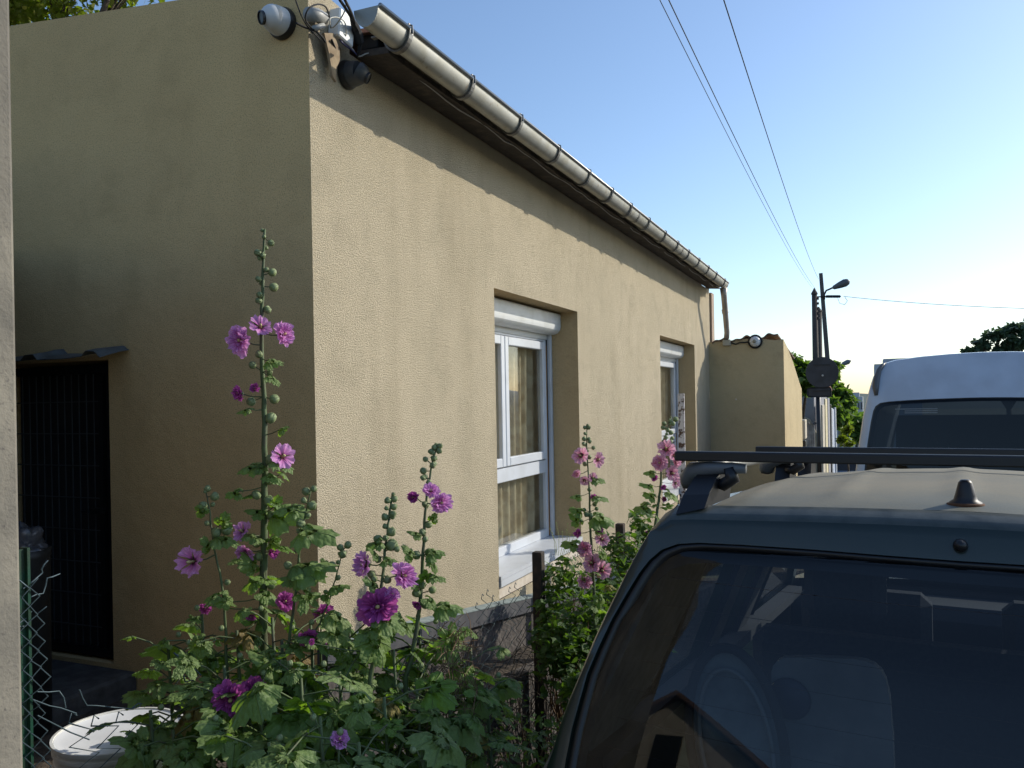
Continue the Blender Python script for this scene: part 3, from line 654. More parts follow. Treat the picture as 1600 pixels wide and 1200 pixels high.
# glass surface, slightly bulged
g = G(); rows = []
nh = NO//2
vs = []; nc = 16
for i in range(nh+1):
    L_, Rr = c_[i], c_[NO-1-i]
    for k in range(nc+1):
        t = k/nc; p = L_.lerp(Rr, t); p = p + Vector((0, -.030*(1-(2*t-1)**2)*min(1, abs(L_.x-Rr.x)) * (0 if i >= nh-3 else 1), 0)); vs.append(p)
g.add(vs, [(i*(nc+1)+k, i*(nc+1)+k+1, (i+1)*(nc+1)+k+1, (i+1)*(nc+1)+k) for i in range(nh) for k in range(nc)])
rg = part('rear_glass', g, M_carglass, tail, True, True)
# black printed border on the inside of the glass
def shrink(L, d):
    r_ = []
    for u, w_ in L: r_.append((u - math.copysign(min(abs(u), d*(1 if w_ < 1.42 else .55)), u), w_ - (d if w_ > 1.42 else d*.15)))
    return r_
g = G(); a = [Vector((u*.968, vr(w_)+.003, w_-.012 if w_ > 1.35 else w_)) for u, w_ in GLS]; b = [Vector((u, vr(w_)+.003, w_)) for u, w_ in shrink(GLS, .045)]
g.add(a+b, [(i, i+1, NO+i+1, NO+i) for i in range(NO-1)]); part('glass_border', g, M_seal, tail, True, True)
g = G()                                                               # heating wires
for k in range(9):
    w0 = 1.44 - k*.062; hu = .60 + .16*(1.44-w0)/.5
    g.tube([(hu*s_, vr(w0)-.004-.028*(1-s_*s_), w0-.010*(1-s_*s_)) for s_ in [x/6-1 for x in range(13)]], .0006, 3, False)
part('heating_wire', g, mat('heater', (.05,.035,.03), .6), tail, False, True)
# lower tailgate and body
g = G()
vs = [Vector((u*k, v, w_)) for (k, v, w_) in ((1,-.24,.93),(1,-.27,.80),(1,-.30,.60)) for u in (-.80,-.4,0,.4,.80)]
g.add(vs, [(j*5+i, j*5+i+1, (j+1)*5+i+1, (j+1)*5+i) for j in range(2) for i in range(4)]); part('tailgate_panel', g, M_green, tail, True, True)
def sect(v):
    fr = max(0, (v-2.75)/1.45); tw = 1.02 - .09*min(1, fr*1.2) - .05*max(0, fr-.7); k = 1 - .10*max(0, fr-.3)
    return [(.80*k,.32),(.87*k,.45),(.885*k,.70),(.88*k,.88),(.862*k,tw-.02),(.84*k,tw)]
sv = [-.28,-.15,.2,.8,1.5,2.2,2.75,3.0,3.4,3.8,4.1]
for s_, nm in ((-1,'left'),(1,'right')):
    g = G(); vs = []
    for v in sv:
        for u, w_ in sect(v): vs.append(Vector((s_*u, v + (.08 if v < -.2 and w_ > .9 else 0), w_)))
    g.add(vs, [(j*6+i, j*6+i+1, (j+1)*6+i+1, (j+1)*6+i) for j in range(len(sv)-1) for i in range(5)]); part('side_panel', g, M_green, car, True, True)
g = G(); vs = []
for v in [2.72,2.9,3.2,3.6,3.95,4.12]:
    s5 = sect(v)[-1]
    for k in range(9): t = k/4-1; vs.append(Vector((s5[0]*t, v, s5[1]+.05*(1-t*t))))
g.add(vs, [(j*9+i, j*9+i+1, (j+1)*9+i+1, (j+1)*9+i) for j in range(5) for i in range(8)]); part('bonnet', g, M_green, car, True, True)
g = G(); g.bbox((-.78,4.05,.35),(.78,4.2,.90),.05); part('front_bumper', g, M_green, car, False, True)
g = G(); g.bbox((-.84,-.40,.34),(.84,-.27,.60),.04); part('rear_bumper', g, M_rail, car, False, True)
g = G(); g.box((-.82,-.22,.30),(.82,4.0,.36)); g.box((-.80,2.75,.36),(.80,2.80,1.02)); part('floor_pan', g, M_int, car, False, True)
# roof
def rw(u, v):
    s_ = v; wc = 1.618 + .050*math.sin(min(1.0, max(0, (s_+.02)/1.0))*math.pi/2) - .045*max(0, (s_-1.2)/1.0)**2
    e = abs(u)/.612
    rib = 0
    for c0 in (.0,.27,.50): 
        dd = abs(abs(u)-c0)
        rib += .0065*math.exp(-(dd/.032)**2) * max(0, min(1, (v-.13)/.10)) * max(0, min(1, (1.9-v)/.1))
    return wc - .050*e*e - .012*max(0, (e-.9)/.1)**2 + rib
g = G(); g.grid(lambda a, b: Vector(((2*a-1)*.612, .032+b*2.1, rw((2*a-1)*.612, b*2.1) - .004*max(0,1-b*30))), 72, 40)
roof = part('roof', g, M_dusty, car, True, True)
g = G(); g.tube([(x/20*.60, .024, rw(x/20*.6, 0)-.008) for x in range(-20, 21)], .0045, 5); part('roof_seal', g, M_seal, roof, True, True)
g = G(); g.grid(lambda a, b: Vector(((2*a-1)*.60, .012+.028*b, rw((2*a-1)*.6, 0)-.006-.008*b)), 20, 1); part('seal_gap', g, M_seal, roof, True, True)
g = G()
for s_ in (-1, 1): g.tube([(s_*(.618), v, rw(.61, v)-.012) for v in [x*.1 for x in range(0, 22)]], .009, 5)
part('drip_moulding', g, M_rail, roof, True, True)
# greenhouse side: pillars in the slanted side plane
def side(u_s, v, w_, off=0):
    t = (w_-.99)/(1.585-.99); uu = .865 + (.630-.865)*t; n_ = .93*off; return Vector((u_s*(uu+n_), v, w_ + .37*off))
def strip(g, s_, poly, th=.035):
    P = [side(s_, v, w_, 0) for v, w_ in poly]; Q = [side(s_, v, w_, -th) for v, w_ in poly]; n = len(P)
    g.add(P+Q, [tuple(range(n)), tuple(range(n, 2*n))[::-1]] + [(i, (i+1) % n, n+(i+1) % n, n+i) for i in range(n)])
pil = {'d': [(-.215,.99),(.16,.99),(.28,1.12),(.34,1.30),(.36,1.50),(.36,1.60),(.05,1.60),(-.018,1.57),(-.06,1.45)],
       'c': [(.92,.99),(1.06,.99),(1.04,1.52),(.88,1.52)], 'b': [(1.38,.99),(1.54,.99),(1.52,1.52),(1.40,1.52)],
       'top': [(.3605,1.501),(2.02,1.50),(1.95,1.595),(.3605,1.60)], 'a': [(2.68,.99),(2.76,.99),(2.06,1.60),(1.951,1.595),(2.021,1.50)]}
for s_ in (-1, 1):
    for k, nm in (('d','rear_pillar'),('c','middle_pillar'),('b','door_pillar'),('top','roof_frame'),('a','front_pillar')):
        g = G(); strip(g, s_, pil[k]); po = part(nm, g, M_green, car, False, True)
        g = G(); 
        P = [side(s_, v, w_, -.036) for v, w_ in pil[k]]; g.add(P, [tuple(range(len(P)))]); 
        if k in 'dbc': part('pillar_trim', G().prism(P, (-s_*.02, 0, 0)), M_trim if k == 'd' else M_int, po, False, True)
    for (v0, v1) in ((.16,.92),(1.06,1.38),(1.54,2.60)):
        g = G(); tp = 1.50; P = [side(s_, v0, .99, -.012), side(s_, v1, .99, -.012), side(s_, min(v1, 2.02), tp, -.012), side(s_, v0+.08, tp, -.012)]
        g.add(P, [(0,1,2,3)]); part('side_window', g, M_sideglass, car, False, True)
    g = G(); g.box(*( ((-.83,-.1,.96),(-.76,2.6,1.0)) if s_ < 0 else ((.76,-.1,.96),(.83,2.6,1.0)) )); part('window_ledge', g, M_int, car, False, True)
# window bars seen through the side glass
g = G()
for v in (.45, 1.75): g.tube([side(-1, v, 1.0, -.03), side(-1, v+.01, 1.5, -.03)], .009, 6)
part('window_divider', g, M_seal, car, True, True)
g = G(); 
g.grid(lambda a, b: Vector(((2*a-1)*(.80-.20*b), 2.72-.68*b, 1.02+.57*b)), 8, 6); part('windscreen', g, M_sideglass, car, True, True)
# dividing headliner
g = G(); g.grid(lambda a, b: Vector(((2*a-1)*.58, .05+b*1.95, rw((2*a-1)*.58, b*1.9)-.035)), 12, 10); part('headliner', g, M_int, car, True, True)
# rear light clusters and wheels
for s_ in (-1, 1):
    g = G(); g.bbox(Vector((s_*.84-.03,-.285,.62)), Vector((s_*.84+.03,-.20,.92)), .01); part('tail_light', g, mat('red_lens', (.25,.01,.01), .2), car, False, True)
for s_ in (-1, 1):
    for v in (.55, 3.2):
        g = G(); g.lathe([(.20,0),(.30,.0),(.335,.03),(.335,.17),(.30,.20),(.20,.20)], (s_*.90, v, .335), (-s_,0,0), 24); wh = part('tyre', g, M_blackm, car, True, True)
        g = G(); g.lathe([(.195,.01),(.17,.03),(.05,.02),(.001,.02)], (s_*.90, v, .335), (-s_,0,0), 20); part('rim', g, M_alu, wh, True, True)
# roof rails
for s_ in (-1, 1):
    g = G()
    g.add([Vector((s_*u, v, w_)) for (u, v, w_) in ((.602,-.03,1.583),(.602,.22,1.600),(.590,.21,1.690),(.580,.13,1.690),(.586,.07,1.668),(.596,.01,1.628))] + [Vector((s_*u, v, w_)) for (u, v, w_) in ((.535,-.020,1.60),(.535,.22,1.612),(.525,.21,1.690),(.525,.13,1.692),(.53,.07,1.670),(.532,.01,1.632))],
          [(0,1,2,3,4,5)[::-1], (6,7,8,9,10,11)] + [(i, (i+1) % 6, 6+(i+1) % 6, 6+i) for i in range(6)])
    rail = part('roof_rail', g, M_rail, car, False, True)
    g = G(); g.tube([(s_*.555, v, w_) for v, w_ in ((.12,1.690),(.25,1.697),(.6,1.706),(1.0,1.705),(1.5,1.690))], .017, 10); part('rail_tube', g, M_alu, rail, True, True)
    for v in (1.08, 1.52):
        g = G(); g.prism([(s_*.53, v-.07, 1.60), (s_*.53, v+.09, 1.60), (s_*.53, v+.05, 1.69), (s_*.53, v-.03, 1.69)], (s_*.05,0,0)); part('rail_foot', g, M_rail, rail, False, True)
# cross bars
for (v, w_, L_) in ((.10, 1.722, .642), (1.03, 1.730, .645)):
    bar = thing('roof_bar', 'black square roof bar nearest the camera, with grey clamp feet' if v < .5 else 'black square roof bar further forward on the green car', 'roof bar', M=CM @ Matrix.Translation((0, v, w_)))
    bar['group'] = 'roof bars on the green car'
    g = G(); g.bbox((-L_,-.018,-.013),(L_,.018,.011),.003); part('beam', g, M_rail, bar, False, True)
    g = G(); g.bbox((-L_+.002,-.006,.0112),(L_-.002,.006,.0125),.0005); part('bar_channel', g, mat('bar_top_worn', (.35,.35,.33), .5, .4), bar, False, True)
    for s_ in (-1, 1):
        g = G(); g.tube([(s_*.618,.045,-.072),(s_*.615,.035,-.058),(s_*.600,.02,-.040),(s_*.56,0,-.032),(s_*.50,0,-.028),(s_*.465,0,-.030)], [.026,.028,.026,.018,.014,.012], 14); ft = part('clamp_foot', g, M_barfoot, bar, True, True)
        g = G(); g.tube([(s_*.505,-.004,-.028),(s_*.497,-.004,-.055),(s_*.52,-.004,-.070),(s_*.545,-.004,-.066)], [.016,.019,.017,.010], 10); part('clamp_jaw', g, M_rail, ft, True, True)
        g = G(); g.bbox((s_*.628-.008,.03,-.085),(s_*.628+.008,.05,-.068),.002); part('bolt', g, M_black, ft, False, True)
g = G(); ax_, aw = .0, rw(0,.10)
an = thing('aerial_base', 'black conical aerial base on the dusty green car roof', 'aerial', M=CM @ Matrix.Translation((.010, .115, rw(0,.1)-.004)))
g = G(); g.lathe([(.034,0),(.033,.006),(.024,.012),(.021,.022),(.014,.050),(.009,.056),(.004,.057)], (0,0,0), (0,-.12,1), 20); part('cone', g, mat('rubber', (.018,.016,.018), .45), an, True, True)
g = G(); g.lathe([(.040,-.002),(.037,.004),(.020,.006)], (0,0,0), (0,0,1), 20); part('rust_ring', g, mat('rust', (.12,.05,.02), .9), an, True, True)
g = G(); g.lathe([(.014,0),(.013,.012),(.009,.020),(.001,.023)], (0, vr(1.552)-.018, 1.552), (0,-1,.1), 16); part('washer_nozzle', g, M_rail, tail, True, True)
# seats
def seat(v, u0, u1, nm, hd):
    t = thing(nm, hd, 'car seat', M=CM @ Matrix.Translation(((u0+u1)/2, v, .5)))
    h_ = (u1-u0)/2
    g = G(); g.bbox((-h_,-.06,.02),(h_,.06,.66),.04, Matrix.Rotation(R_(8), 4, 'X')); part('backrest', g, M_seat, t, False, True)
    g = G(); g.bbox((-h_,.05,-.08),(h_,.52,.08),.04); part('cushion', g, M_seat, t, False, True)
    n_ = 1 if h_ < .35 else 2
    for k in range(n_):
        c0 = 0 if n_ == 1 else (-.33 if k == 0 else .33)
        g = G(); g.bbox((c0-.12,-.17,.70),(c0+.12,-.07,.90),.035); part('headrest', g, M_seat, t, False, True)
seat(.95, -.62, .62, 'rear_bench', 'dark blue rear seat bench inside the green car')
seat(1.85, -.62, -.12, 'front_seat', 'dark blue left front seat inside the green car'); seat(1.85, .12, .62, 'front_seat', 'dark blue right front seat inside the green car')
g = G(); g.bbox((-.78,2.35,.75),(.78,2.74,1.0),.06); part('dashboard', g, M_int, car, False, True)
# things in the boot
def boot(nm, lab, cat, px, py, v): 
    iv = CM.inverted(); cl = iv @ EYE; d = (iv.to_3x3() @ ray(px, py)); return cl + d*((v-cl.y)/d.y)
cn = [boot('', '', '', x, y, .10) for x, y in ((1207,1225),(1206,1100),(1205,1052),(1208,1040),(1214,1033),(1224,1028),(1270,1027),(1335,1030),(1352,1033),(1366,1039),(1377,1049),(1384,1063),(1390,1090),(1395,1150),(1398,1225))]
t = thing('pale_panel', 'pale grey board with rounded corners seen through the rear glass', 'board', M=CM @ Matrix.Translation((cn[0].x, .1, cn[0].z)))
g = G(); g.prism([p - Vector((cn[0].x, .1, cn[0].z)) for p in cn], (0,.03,0)); part('board', g, mat('pale_cloth', (.20,.21,.22), .85, noise_=((.12,.13,.14), 5, .4, .6)), t, False, True)
c0 = boot('', '', '', 1233, 1092, .095) - Vector((cn[0].x, .1, cn[0].z)); g = G(); g.lathe([(.050,0),(.046,.006),(.001,.008)], c0, (0,-1,0), 24); part('disc', g, mat('blue_disc', (.01,.015,.05), .5), t, True, True)
oc = boot('', '', '', 1150, 1165, .02)
t = thing('oval_frame', 'pale oval panel with a rounded rim seen low in the rear glass', 'frame', M=CM @ Matrix.Translation(oc))
def ov(a, ru, rw_): return Vector((ru*math.cos(a), 0, rw_*math.sin(a)))
g = G(); g.tube([ov(2*math.pi*k/40, .112, .225) + Vector((.02*math.sin(2*math.pi*k/40)*-1,0,0)) for k in range(41)], .012, 8); part('rim', g, M_int, t, True, True)
g = G(); g.tube([ov(2*math.pi*k/40, .085, .175) + Vector((.02*math.sin(2*math.pi*k/40)*-1,-.004,0)) for k in range(41)], .006, 6); part('inner_ring', g, mat('ring_grey', (.16,.18,.19), .6), t, True, True)
g = G(); g.add([Vector((0,.008,0))] + [ov(2*math.pi*k/40, .108, .22) + Vector((.02*math.sin(2*math.pi*k/40)*-1,.008,0)) for k in range(40)], [(0, k+1, (k+1) % 40 + 1) for k in range(40)]); part('panel', g, mat('pale_blue', (.17,.21,.23), .7, noise_=((.07,.09,.11), 7, .4, .6)), t, False, True)

# ------------------------------------------------------------------ white van
VM = frame(R_(5.5), R_(2.5), (.90, 8.22, -.60))
van = thing('white_van', 'tall white van with a dark rear window parked beyond the green car', 'van', M=VM)
M_vanp = mat('van_white', (.52,.58,.66), .4, coat=.4, noise_=((.45,.50,.57), 3, .4, .6), bump=(500,.06,.001))
vo_ = [(-1.04,.30),(-1.07,.60),(-1.07,1.10),(-1.055,1.45),(-1.02,1.75),(-.985,2.0),(-.955,2.15),(-.925,2.28),(-.90,2.38),(-.865,2.46),(-.81,2.515),(-.72,2.545),(-.5,2.572),(-.25,2.588)]
VO = vo_ + [(0,2.594)] + [(-u, w_) for u, w_ in vo_[::-1]]; NV = len(VO)
def vrk(w_): return 0 if w_ < 1.1 else .10*(w_-1.1) + .16*max(0, (w_-2.15)/.44)**2
vst = [('r0', 0), ('r1', .05), (None, .4), (None, 1.5), (None, 3.0), (None, 4.4)]
g = G(); vs = []
for j, (_, v) in enumerate(vst):
    for u, w_ in VO:
        k = .985 if j == 0 else 1
        vs.append(Vector((u*k, (vrk(w_) + v) if j < 2 else v + vrk(w_)*.2, w_ - (.008 if j == 0 and w_ > 2.3 else 0))))
g.add(vs, [(j*NV+i, j*NV+i+1, (j+1)*NV+i+1, (j+1)*NV+i) for j in range(len(vst)-1) for i in range(NV-1)])
# rear face around the window
gv = [(-.965,1.18),(-.975,1.30),(-.962,1.50),(-.935,1.75),(-.905,1.95),(-.885,2.05),(-.865,2.095),(-.825,2.125),(-.75,2.137),(-.6,2.147),(-.4,2.155),(-.2,2.160),(-.1,2.162),(-.05,2.162)]
GV = gv + [(0,2.163)] + [(-u, w_) for u, w_ in gv[::-1]]
a = [Vector((u*.985, vrk(w_), w_ - (.008 if w_ > 2.3 else 0))) for u, w_ in VO]; b = [Vector((u*1.0, vrk(w_)-.012, w_)) for u, w_ in GV]
m_ = [p.lerp(q_, .55) + Vector((0,-.012,0)) for p, q_ in zip(a, b)]
g.add(a+m_+b, [(j*NV+i, j*NV+i+1, (j+1)*NV+i+1, (j+1)*NV+i) for j in range(2) for i in range(NV-1)])
g.add([Vector((u, vrk(w_)-.012, w_)) for u, w_ in ((-1.02,.35),(1.02,.35),(.965,1.18),(-.965,1.18))], [(0,1,2,3)])
body = part('body', g, M_vanp, van, 45, True)
g = G(); b2 = [Vector((u*.99, vrk(w_)-.016, w_-.006)) for u, w_ in GV]
vs = []
for i in range(NV//2+1):
    L_, Rr = b2[i], b2[NV-1-i]
    for k in range(9): vs.append(L_.lerp(Rr, k/8) + Vector((0,-.02*(1-(k/4-1)**2)*(1 if i < NV//2-4 else 0),0)))
g.add(vs, [(i*9+k, i*9+k+1, (i+1)*9+k+1, (i+1)*9+k) for i in range(NV//2) for k in range(8)])
part('rear_window', g, glass('van_glass', (.07,.085,.10), .015, 1.42), van, True, True)
g = G(); c1 = [Vector((u*1.004, vrk(w_)-.014, w_+.003)) for u, w_ in GV]; c2 = [Vector((u*.962, vrk(w_)-.010, w_-.030)) for u, w_ in GV]
g.add(c1+c2, [(i, i+1, NV+i+1, NV+i) for i in range(NV-1)]); part('window_seal', g, M_seal, van, True, True)
for s_ in (-1, 1):
    g = G(); pp = [(.862,2.20),(.868,2.28),(.862,2.36),(.846,2.44),(.815,2.492),(.79,2.515)]
    g.tube([Vector((s_*u, vrk(w_)-.012 + (.04 if w_ > 2.5 else 0), w_)) for u, w_ in pp], [.016,.030,.030,.024,.018,.010], 8); part('corner_moulding', g, mat('moulding_grey', (.10,.10,.10), .35), van, True, True)
    g = G(); g.bbox(Vector((s_*.98-.05,-.03,.75)), Vector((s_*.98+.05,.03,1.15)), .01); part('tail_light', g, mat('red_lens', (.25,.01,.01), .2), van, False, True)
    for v in (.8, 3.9):
        g = G(); g.lathe([(.20,0),(.30,0),(.34,.03),(.34,.20),(.30,.23),(.2,.23)], (s_*1.08, v, .34), (-s_,0,0), 20); part('tyre', g, M_blackm, van, True, True)
g = G(); g.bbox((-1.0,-.12,.35),(1.0,-.02,.60),.03); part('rear_bumper', g, M_rail, van, False, True)
g = G(); g.box((-1.0,4.4,.35),(1.0,4.45,2.1)); g.box((-.95,.1,.40),(.95,4.3,.46)); part('interior_wall', g, M_int, van, False, True)
for k, u in enumerate((-.52, -.14, .55)):
    t = thing('van_seat', ('left', 'middle', 'right')[k] + ' dark seat with headrest seen through the rear window of the white van', 'car seat', M=VM @ Matrix.Translation((u, .9, .6)), group='seats inside the white van')
    g = G(); g.bbox((-.20,-.06,0),(.20,.06,.92),.05); part('backrest', g, M_int, t, False, True)
    g = G(); g.lathe([(.02,-.12),(.10,-.11),(.14,-.04),(.145,.04),(.10,.11),(.02,.12)], (0,0,1.12), (0,0,1), 16); part('headrest', g, M_int, t, True, True)
# small printed lines on the glass
g = G()
for k, (a0, a1) in enumerate(((-.70,-.35),(-.62,-.35),(-.62,-.35))):
    w_ = 2.065 - k*.018; g.add([Vector((a0, vrk(w_)-.030, w_)), Vector((a1, vrk(w_)-.032, w_)), Vector((a1, vrk(w_)-.032, w_+.006)), Vector((a0, vrk(w_)-.030, w_+.006))], [(0,1,2,3)])
part('glass_print', g, mat('print', (.25,.28,.30), .7), van, False, True)

# ------------------------------------------------------------------ fence, gate post, bucket
g = G(); g.bbox((-1.62,.50,-.3),(-1.292,.934,2.58),.012); solo('gate_post', g, M_conc, 'tall pale concrete gate post at the left edge', 'post')
fence = thing('wire_fence', 'torn green wire mesh fence on thin posts between yard and verge', 'fence', (-1.6, 2.5, -.1))
def fpost(p, r, mt, h=1.5, sq=False):
    g = G()
    if sq: g.bbox((p.x-r, p.y-r, p.z-h), (p.x+r, p.y+r, p.z), .004)
    else:
        g.box((p.x-r,p.y-.003,p.z-h),(p.x+r,p.y+.003,p.z)); g.box((p.x-.003,p.y-.0031-r*1.4,p.z-h),(p.x+.003,p.y-.0031,p.z-.002))
    return part('fence_post', g, mt, fence)
pa = atX(36, 856, -1.58); fpost(pa + Vector((0,.004,0)), .011, mat('green_post', (.008,.05,.030), .4, noise_=((.02,.035,.02), 30, .4, .7)))
pb = atX(841, 862, -1.58); fpost(pb, .026, M_rust, 1.4, True)
pc = atX(969, 818, -1.58); fpost(pc, .028, M_rust, 1.4, True)
def wire(pts, r=.0016, n=4): mesh_g.tube(pts, r, n, False)
mesh_g = G(); rnd = random.Random(3)
# strip curled round the first post
def wob(p, s=.004, k=14): return p + Vector((noise.noise(p*k+Vector((5,0,0))), noise.noise(p*k+Vector((0,9,0))), noise.noise(p*k)))*s*2
for lane in range(3):
    pts = []
    for k in range(26):
        y_ = 905 + k*14; x_ = 36 + lane*13 + (10 if (k+lane) % 2 else -5) + 3*math.sin(k*.7) + (y_-900)*.012
        if lane == 2 and y_ < 935: continue
        pts.append(wob(atX(x_, y_, -1.555 - .012*lane)))
    wire(pts, .0017)
for L_ in ([(36,920),(52,908),(66,895),(64,890),(68,882),(74,876)], [(44,935),(56,930),(68,928),(72,915),(74,903),(82,901),(94,896)], [(30,975),(44,965),(50,955)], [(28,980),(46,978)],
           [(58,1080),(75,1081),(92,1080),(100,1090),(104,1107)], [(50,1092),(78,1103),(96,1107),(120,1115)], [(124,1077),(130,1092),(136,1103),(152,1104),(178,1106),(205,1107),(218,1104),(222,1100),(216,1099),(206,1106)],
           [(58,1118),(110,1143),(140,1155)]):
    wire([wob(atX(x_, y_, -1.575), .002) for x_, y_ in L_], .0017)
# main diamond panels: strands zigzag across rows
def topz(y):                                                           # fence top line
    return .0
def panel(y0, y1, ztop, zbot, jit=.006, holes=()):
    dy, dz = .062, .060; ny = int((y1-y0)/dy)
    for j in range(ny):
        pts = []; zt_ = ztop(y0+j*dy); k = 0; z = zt_
        while z > zbot(y0+j*dy):
            y = y0 + j*dy + (dy/2 if k % 2 else -dy/2)*.98; sag = .015*noise.noise(Vector((y*3, z*3, 2)))
            pts.append(Vector((-1.58 + sag + (.004 if k % 2 else -.004), y + jit*noise.noise(Vector((y*9, z*9, 0)))*2, z + jit*noise.noise(Vector((z*8, y*8, 4)))*2))); z -= dz/2; k += 1
        if len(pts) > 1:
            t0 = pts[0] + Vector((.003, .006, .022)); wire([t0 + Vector((0,.012,-.012)), t0] + pts, .0018)
za = atX(92, 1112, -1.58); zb_ = atX(245, 1110, -1.58)
panel(za.y+.05, zb_.y+.02, lambda y: za.z-.01 + (y-za.y)*(zb_.z-za.z)/(zb_.y-za.y), lambda y: .35, .010)
z2 = atX(290,1050,-1.58); z3 = atX(345,1010,-1.58); 
panel(zb_.y+.08, 2.35, lambda y: .76 + (y-zb_.y)*.02 + .03*math.sin(y*9), lambda y: .3, .012)
z5 = atX(748, 938, -1.58); z6 = atX(840, 925, -1.58)
panel(2.41, z5.y-.05, lambda y: .66 + .03*math.sin(y*7), lambda y: .05, .012)
panel(z5.y, z6.y-.02, lambda y: z5.z + (y-z5.y)*(z6.z-z5.z)/(z6.y-z5.y) + .03*math.sin(y*21), lambda y: -.1, .014)
panel(z6.y+.05, 6.2, lambda y: z6.z + .10 - (y-z6.y)*.06, lambda y: -.3, .010)
part('wire_mesh', mesh_g, M_galv, fence, True, kind='stuff')
g = G(); g.tube([wob(p, .004) for p in (atX(284,1052,-1.56), atX(288,1066,-1.56), atX(300,1062,-1.56), atX(312,1056,-1.56), atX(300,1044,-1.56), atX(272,1022,-1.56))], .002, 5); part('loose_wire', g, M_galv, fence, True)
# bucket
bc = atX(187, 1140, -2.0); BR = .176
bucket = thing('bucket', 'large white plastic bucket behind the torn mesh', 'bucket', (bc.x, bc.y, bc.z-.40))
g = G(); g.lathe([(.001,-.40),(BR*.80,-.40),(BR*.84,-.36),(BR*.93,-.10),(BR*.955,-.098),(BR*.955,-.088),(BR*.935,-.086),(BR*.94,-.068),(BR*.97,-.066),(BR*.97,-.056),(BR*.95,-.054),(BR*.95,-.035),(BR*.985,-.033),(BR*.985,-.024),(BR*.955,-.022),(BR*.965,-.012),(BR*1.0,-.010),(BR*1.005,0),(BR*.965,.0),(BR*.93,-.03),(BR*.80,-.385),(.001,-.388)], (bc.x, bc.y, bc.z), (0,0,1), 48, False)
part('tub', g, mat('bucket_white', (.72,.72,.68), .4, noise_=((.52,.50,.42), 9, .5, .75)), bucket, 40)
g = G(); 
g.tube([(bc.x + BR*1.02*math.cos(a), bc.y + BR*1.02*math.sin(a), bc.z-.05-.10*abs(math.sin((a-.3)))) for a in [R_(-80+k*8) for k in range(20)]], .003, 5); part('handle', g, M_galv, bucket, True)
g = G(); g.lathe([(.001,-.008),(BR*.80,-.010),(BR*.90,-.006),(BR*.955,-.004),(BR*.96,-.012),(.001,-.014)], (bc.x, bc.y, bc.z), (0,0,1), 40, False); part('lid', g, mat('lid_white', (.78,.79,.80), .35, noise_=((.66,.67,.68), 6, .45, .7)), bucket, 40)
# crumpled bin bag by the door
g = G(); c0 = atY(26, 850, 2.25)
def bag(a, b):
    th = 2*math.pi*a; ph = math.pi*(b-.5); d = Vector((math.cos(th)*math.cos(ph), math.sin(th)*math.cos(ph), math.sin(ph)*1.1)); n_ = noise.noise(d*3+Vector((1,2,3)))*.35 + abs(noise.noise(d*9))*.22
    return c0 + Vector((0,0,-.05)) + d*.105*(1+n_)
g.grid(bag, 48, 30); solo('rubbish_bag', g, mat('bag_plastic', (.035,.038,.045), .3, noise_=((.07,.075,.085), 12, .5, .7)), 'crumpled dark plastic sack behind the gate post', 'bag', True)
g = G(); g.lathe([(.10,0),(.115,.02),(.12,.72),(.125,.75)], (c0.x, c0.y, zy(2.2)), (0,0,1), 20); solo('dustbin', g, M_dark, 'dark round dustbin carrying the plastic sack', 'bin', True)
g = G(); g.prism([(-1.66,1.02,-.2),(-4.06,2.70,-.2),(-4.20,2.50,-.2),(-1.80,.82,-.2)], (0,0,2.62)); solo('freestanding_wall', g, M_plinth, 'tall rough wall added out of view behind the gate post to shade the side wall', 'wall')  # unseen wall, added to darken the lower part of the side wall
# wall added out of view left of the yard to block skylight
g = G(); g.bbox((-4.75,-4,-.2),(-4.45,YC-.01,2.9),.01); solo('freestanding_wall', g, M_plinth, 'dark rough wall added out of view left of the yard to block skylight', 'wall')

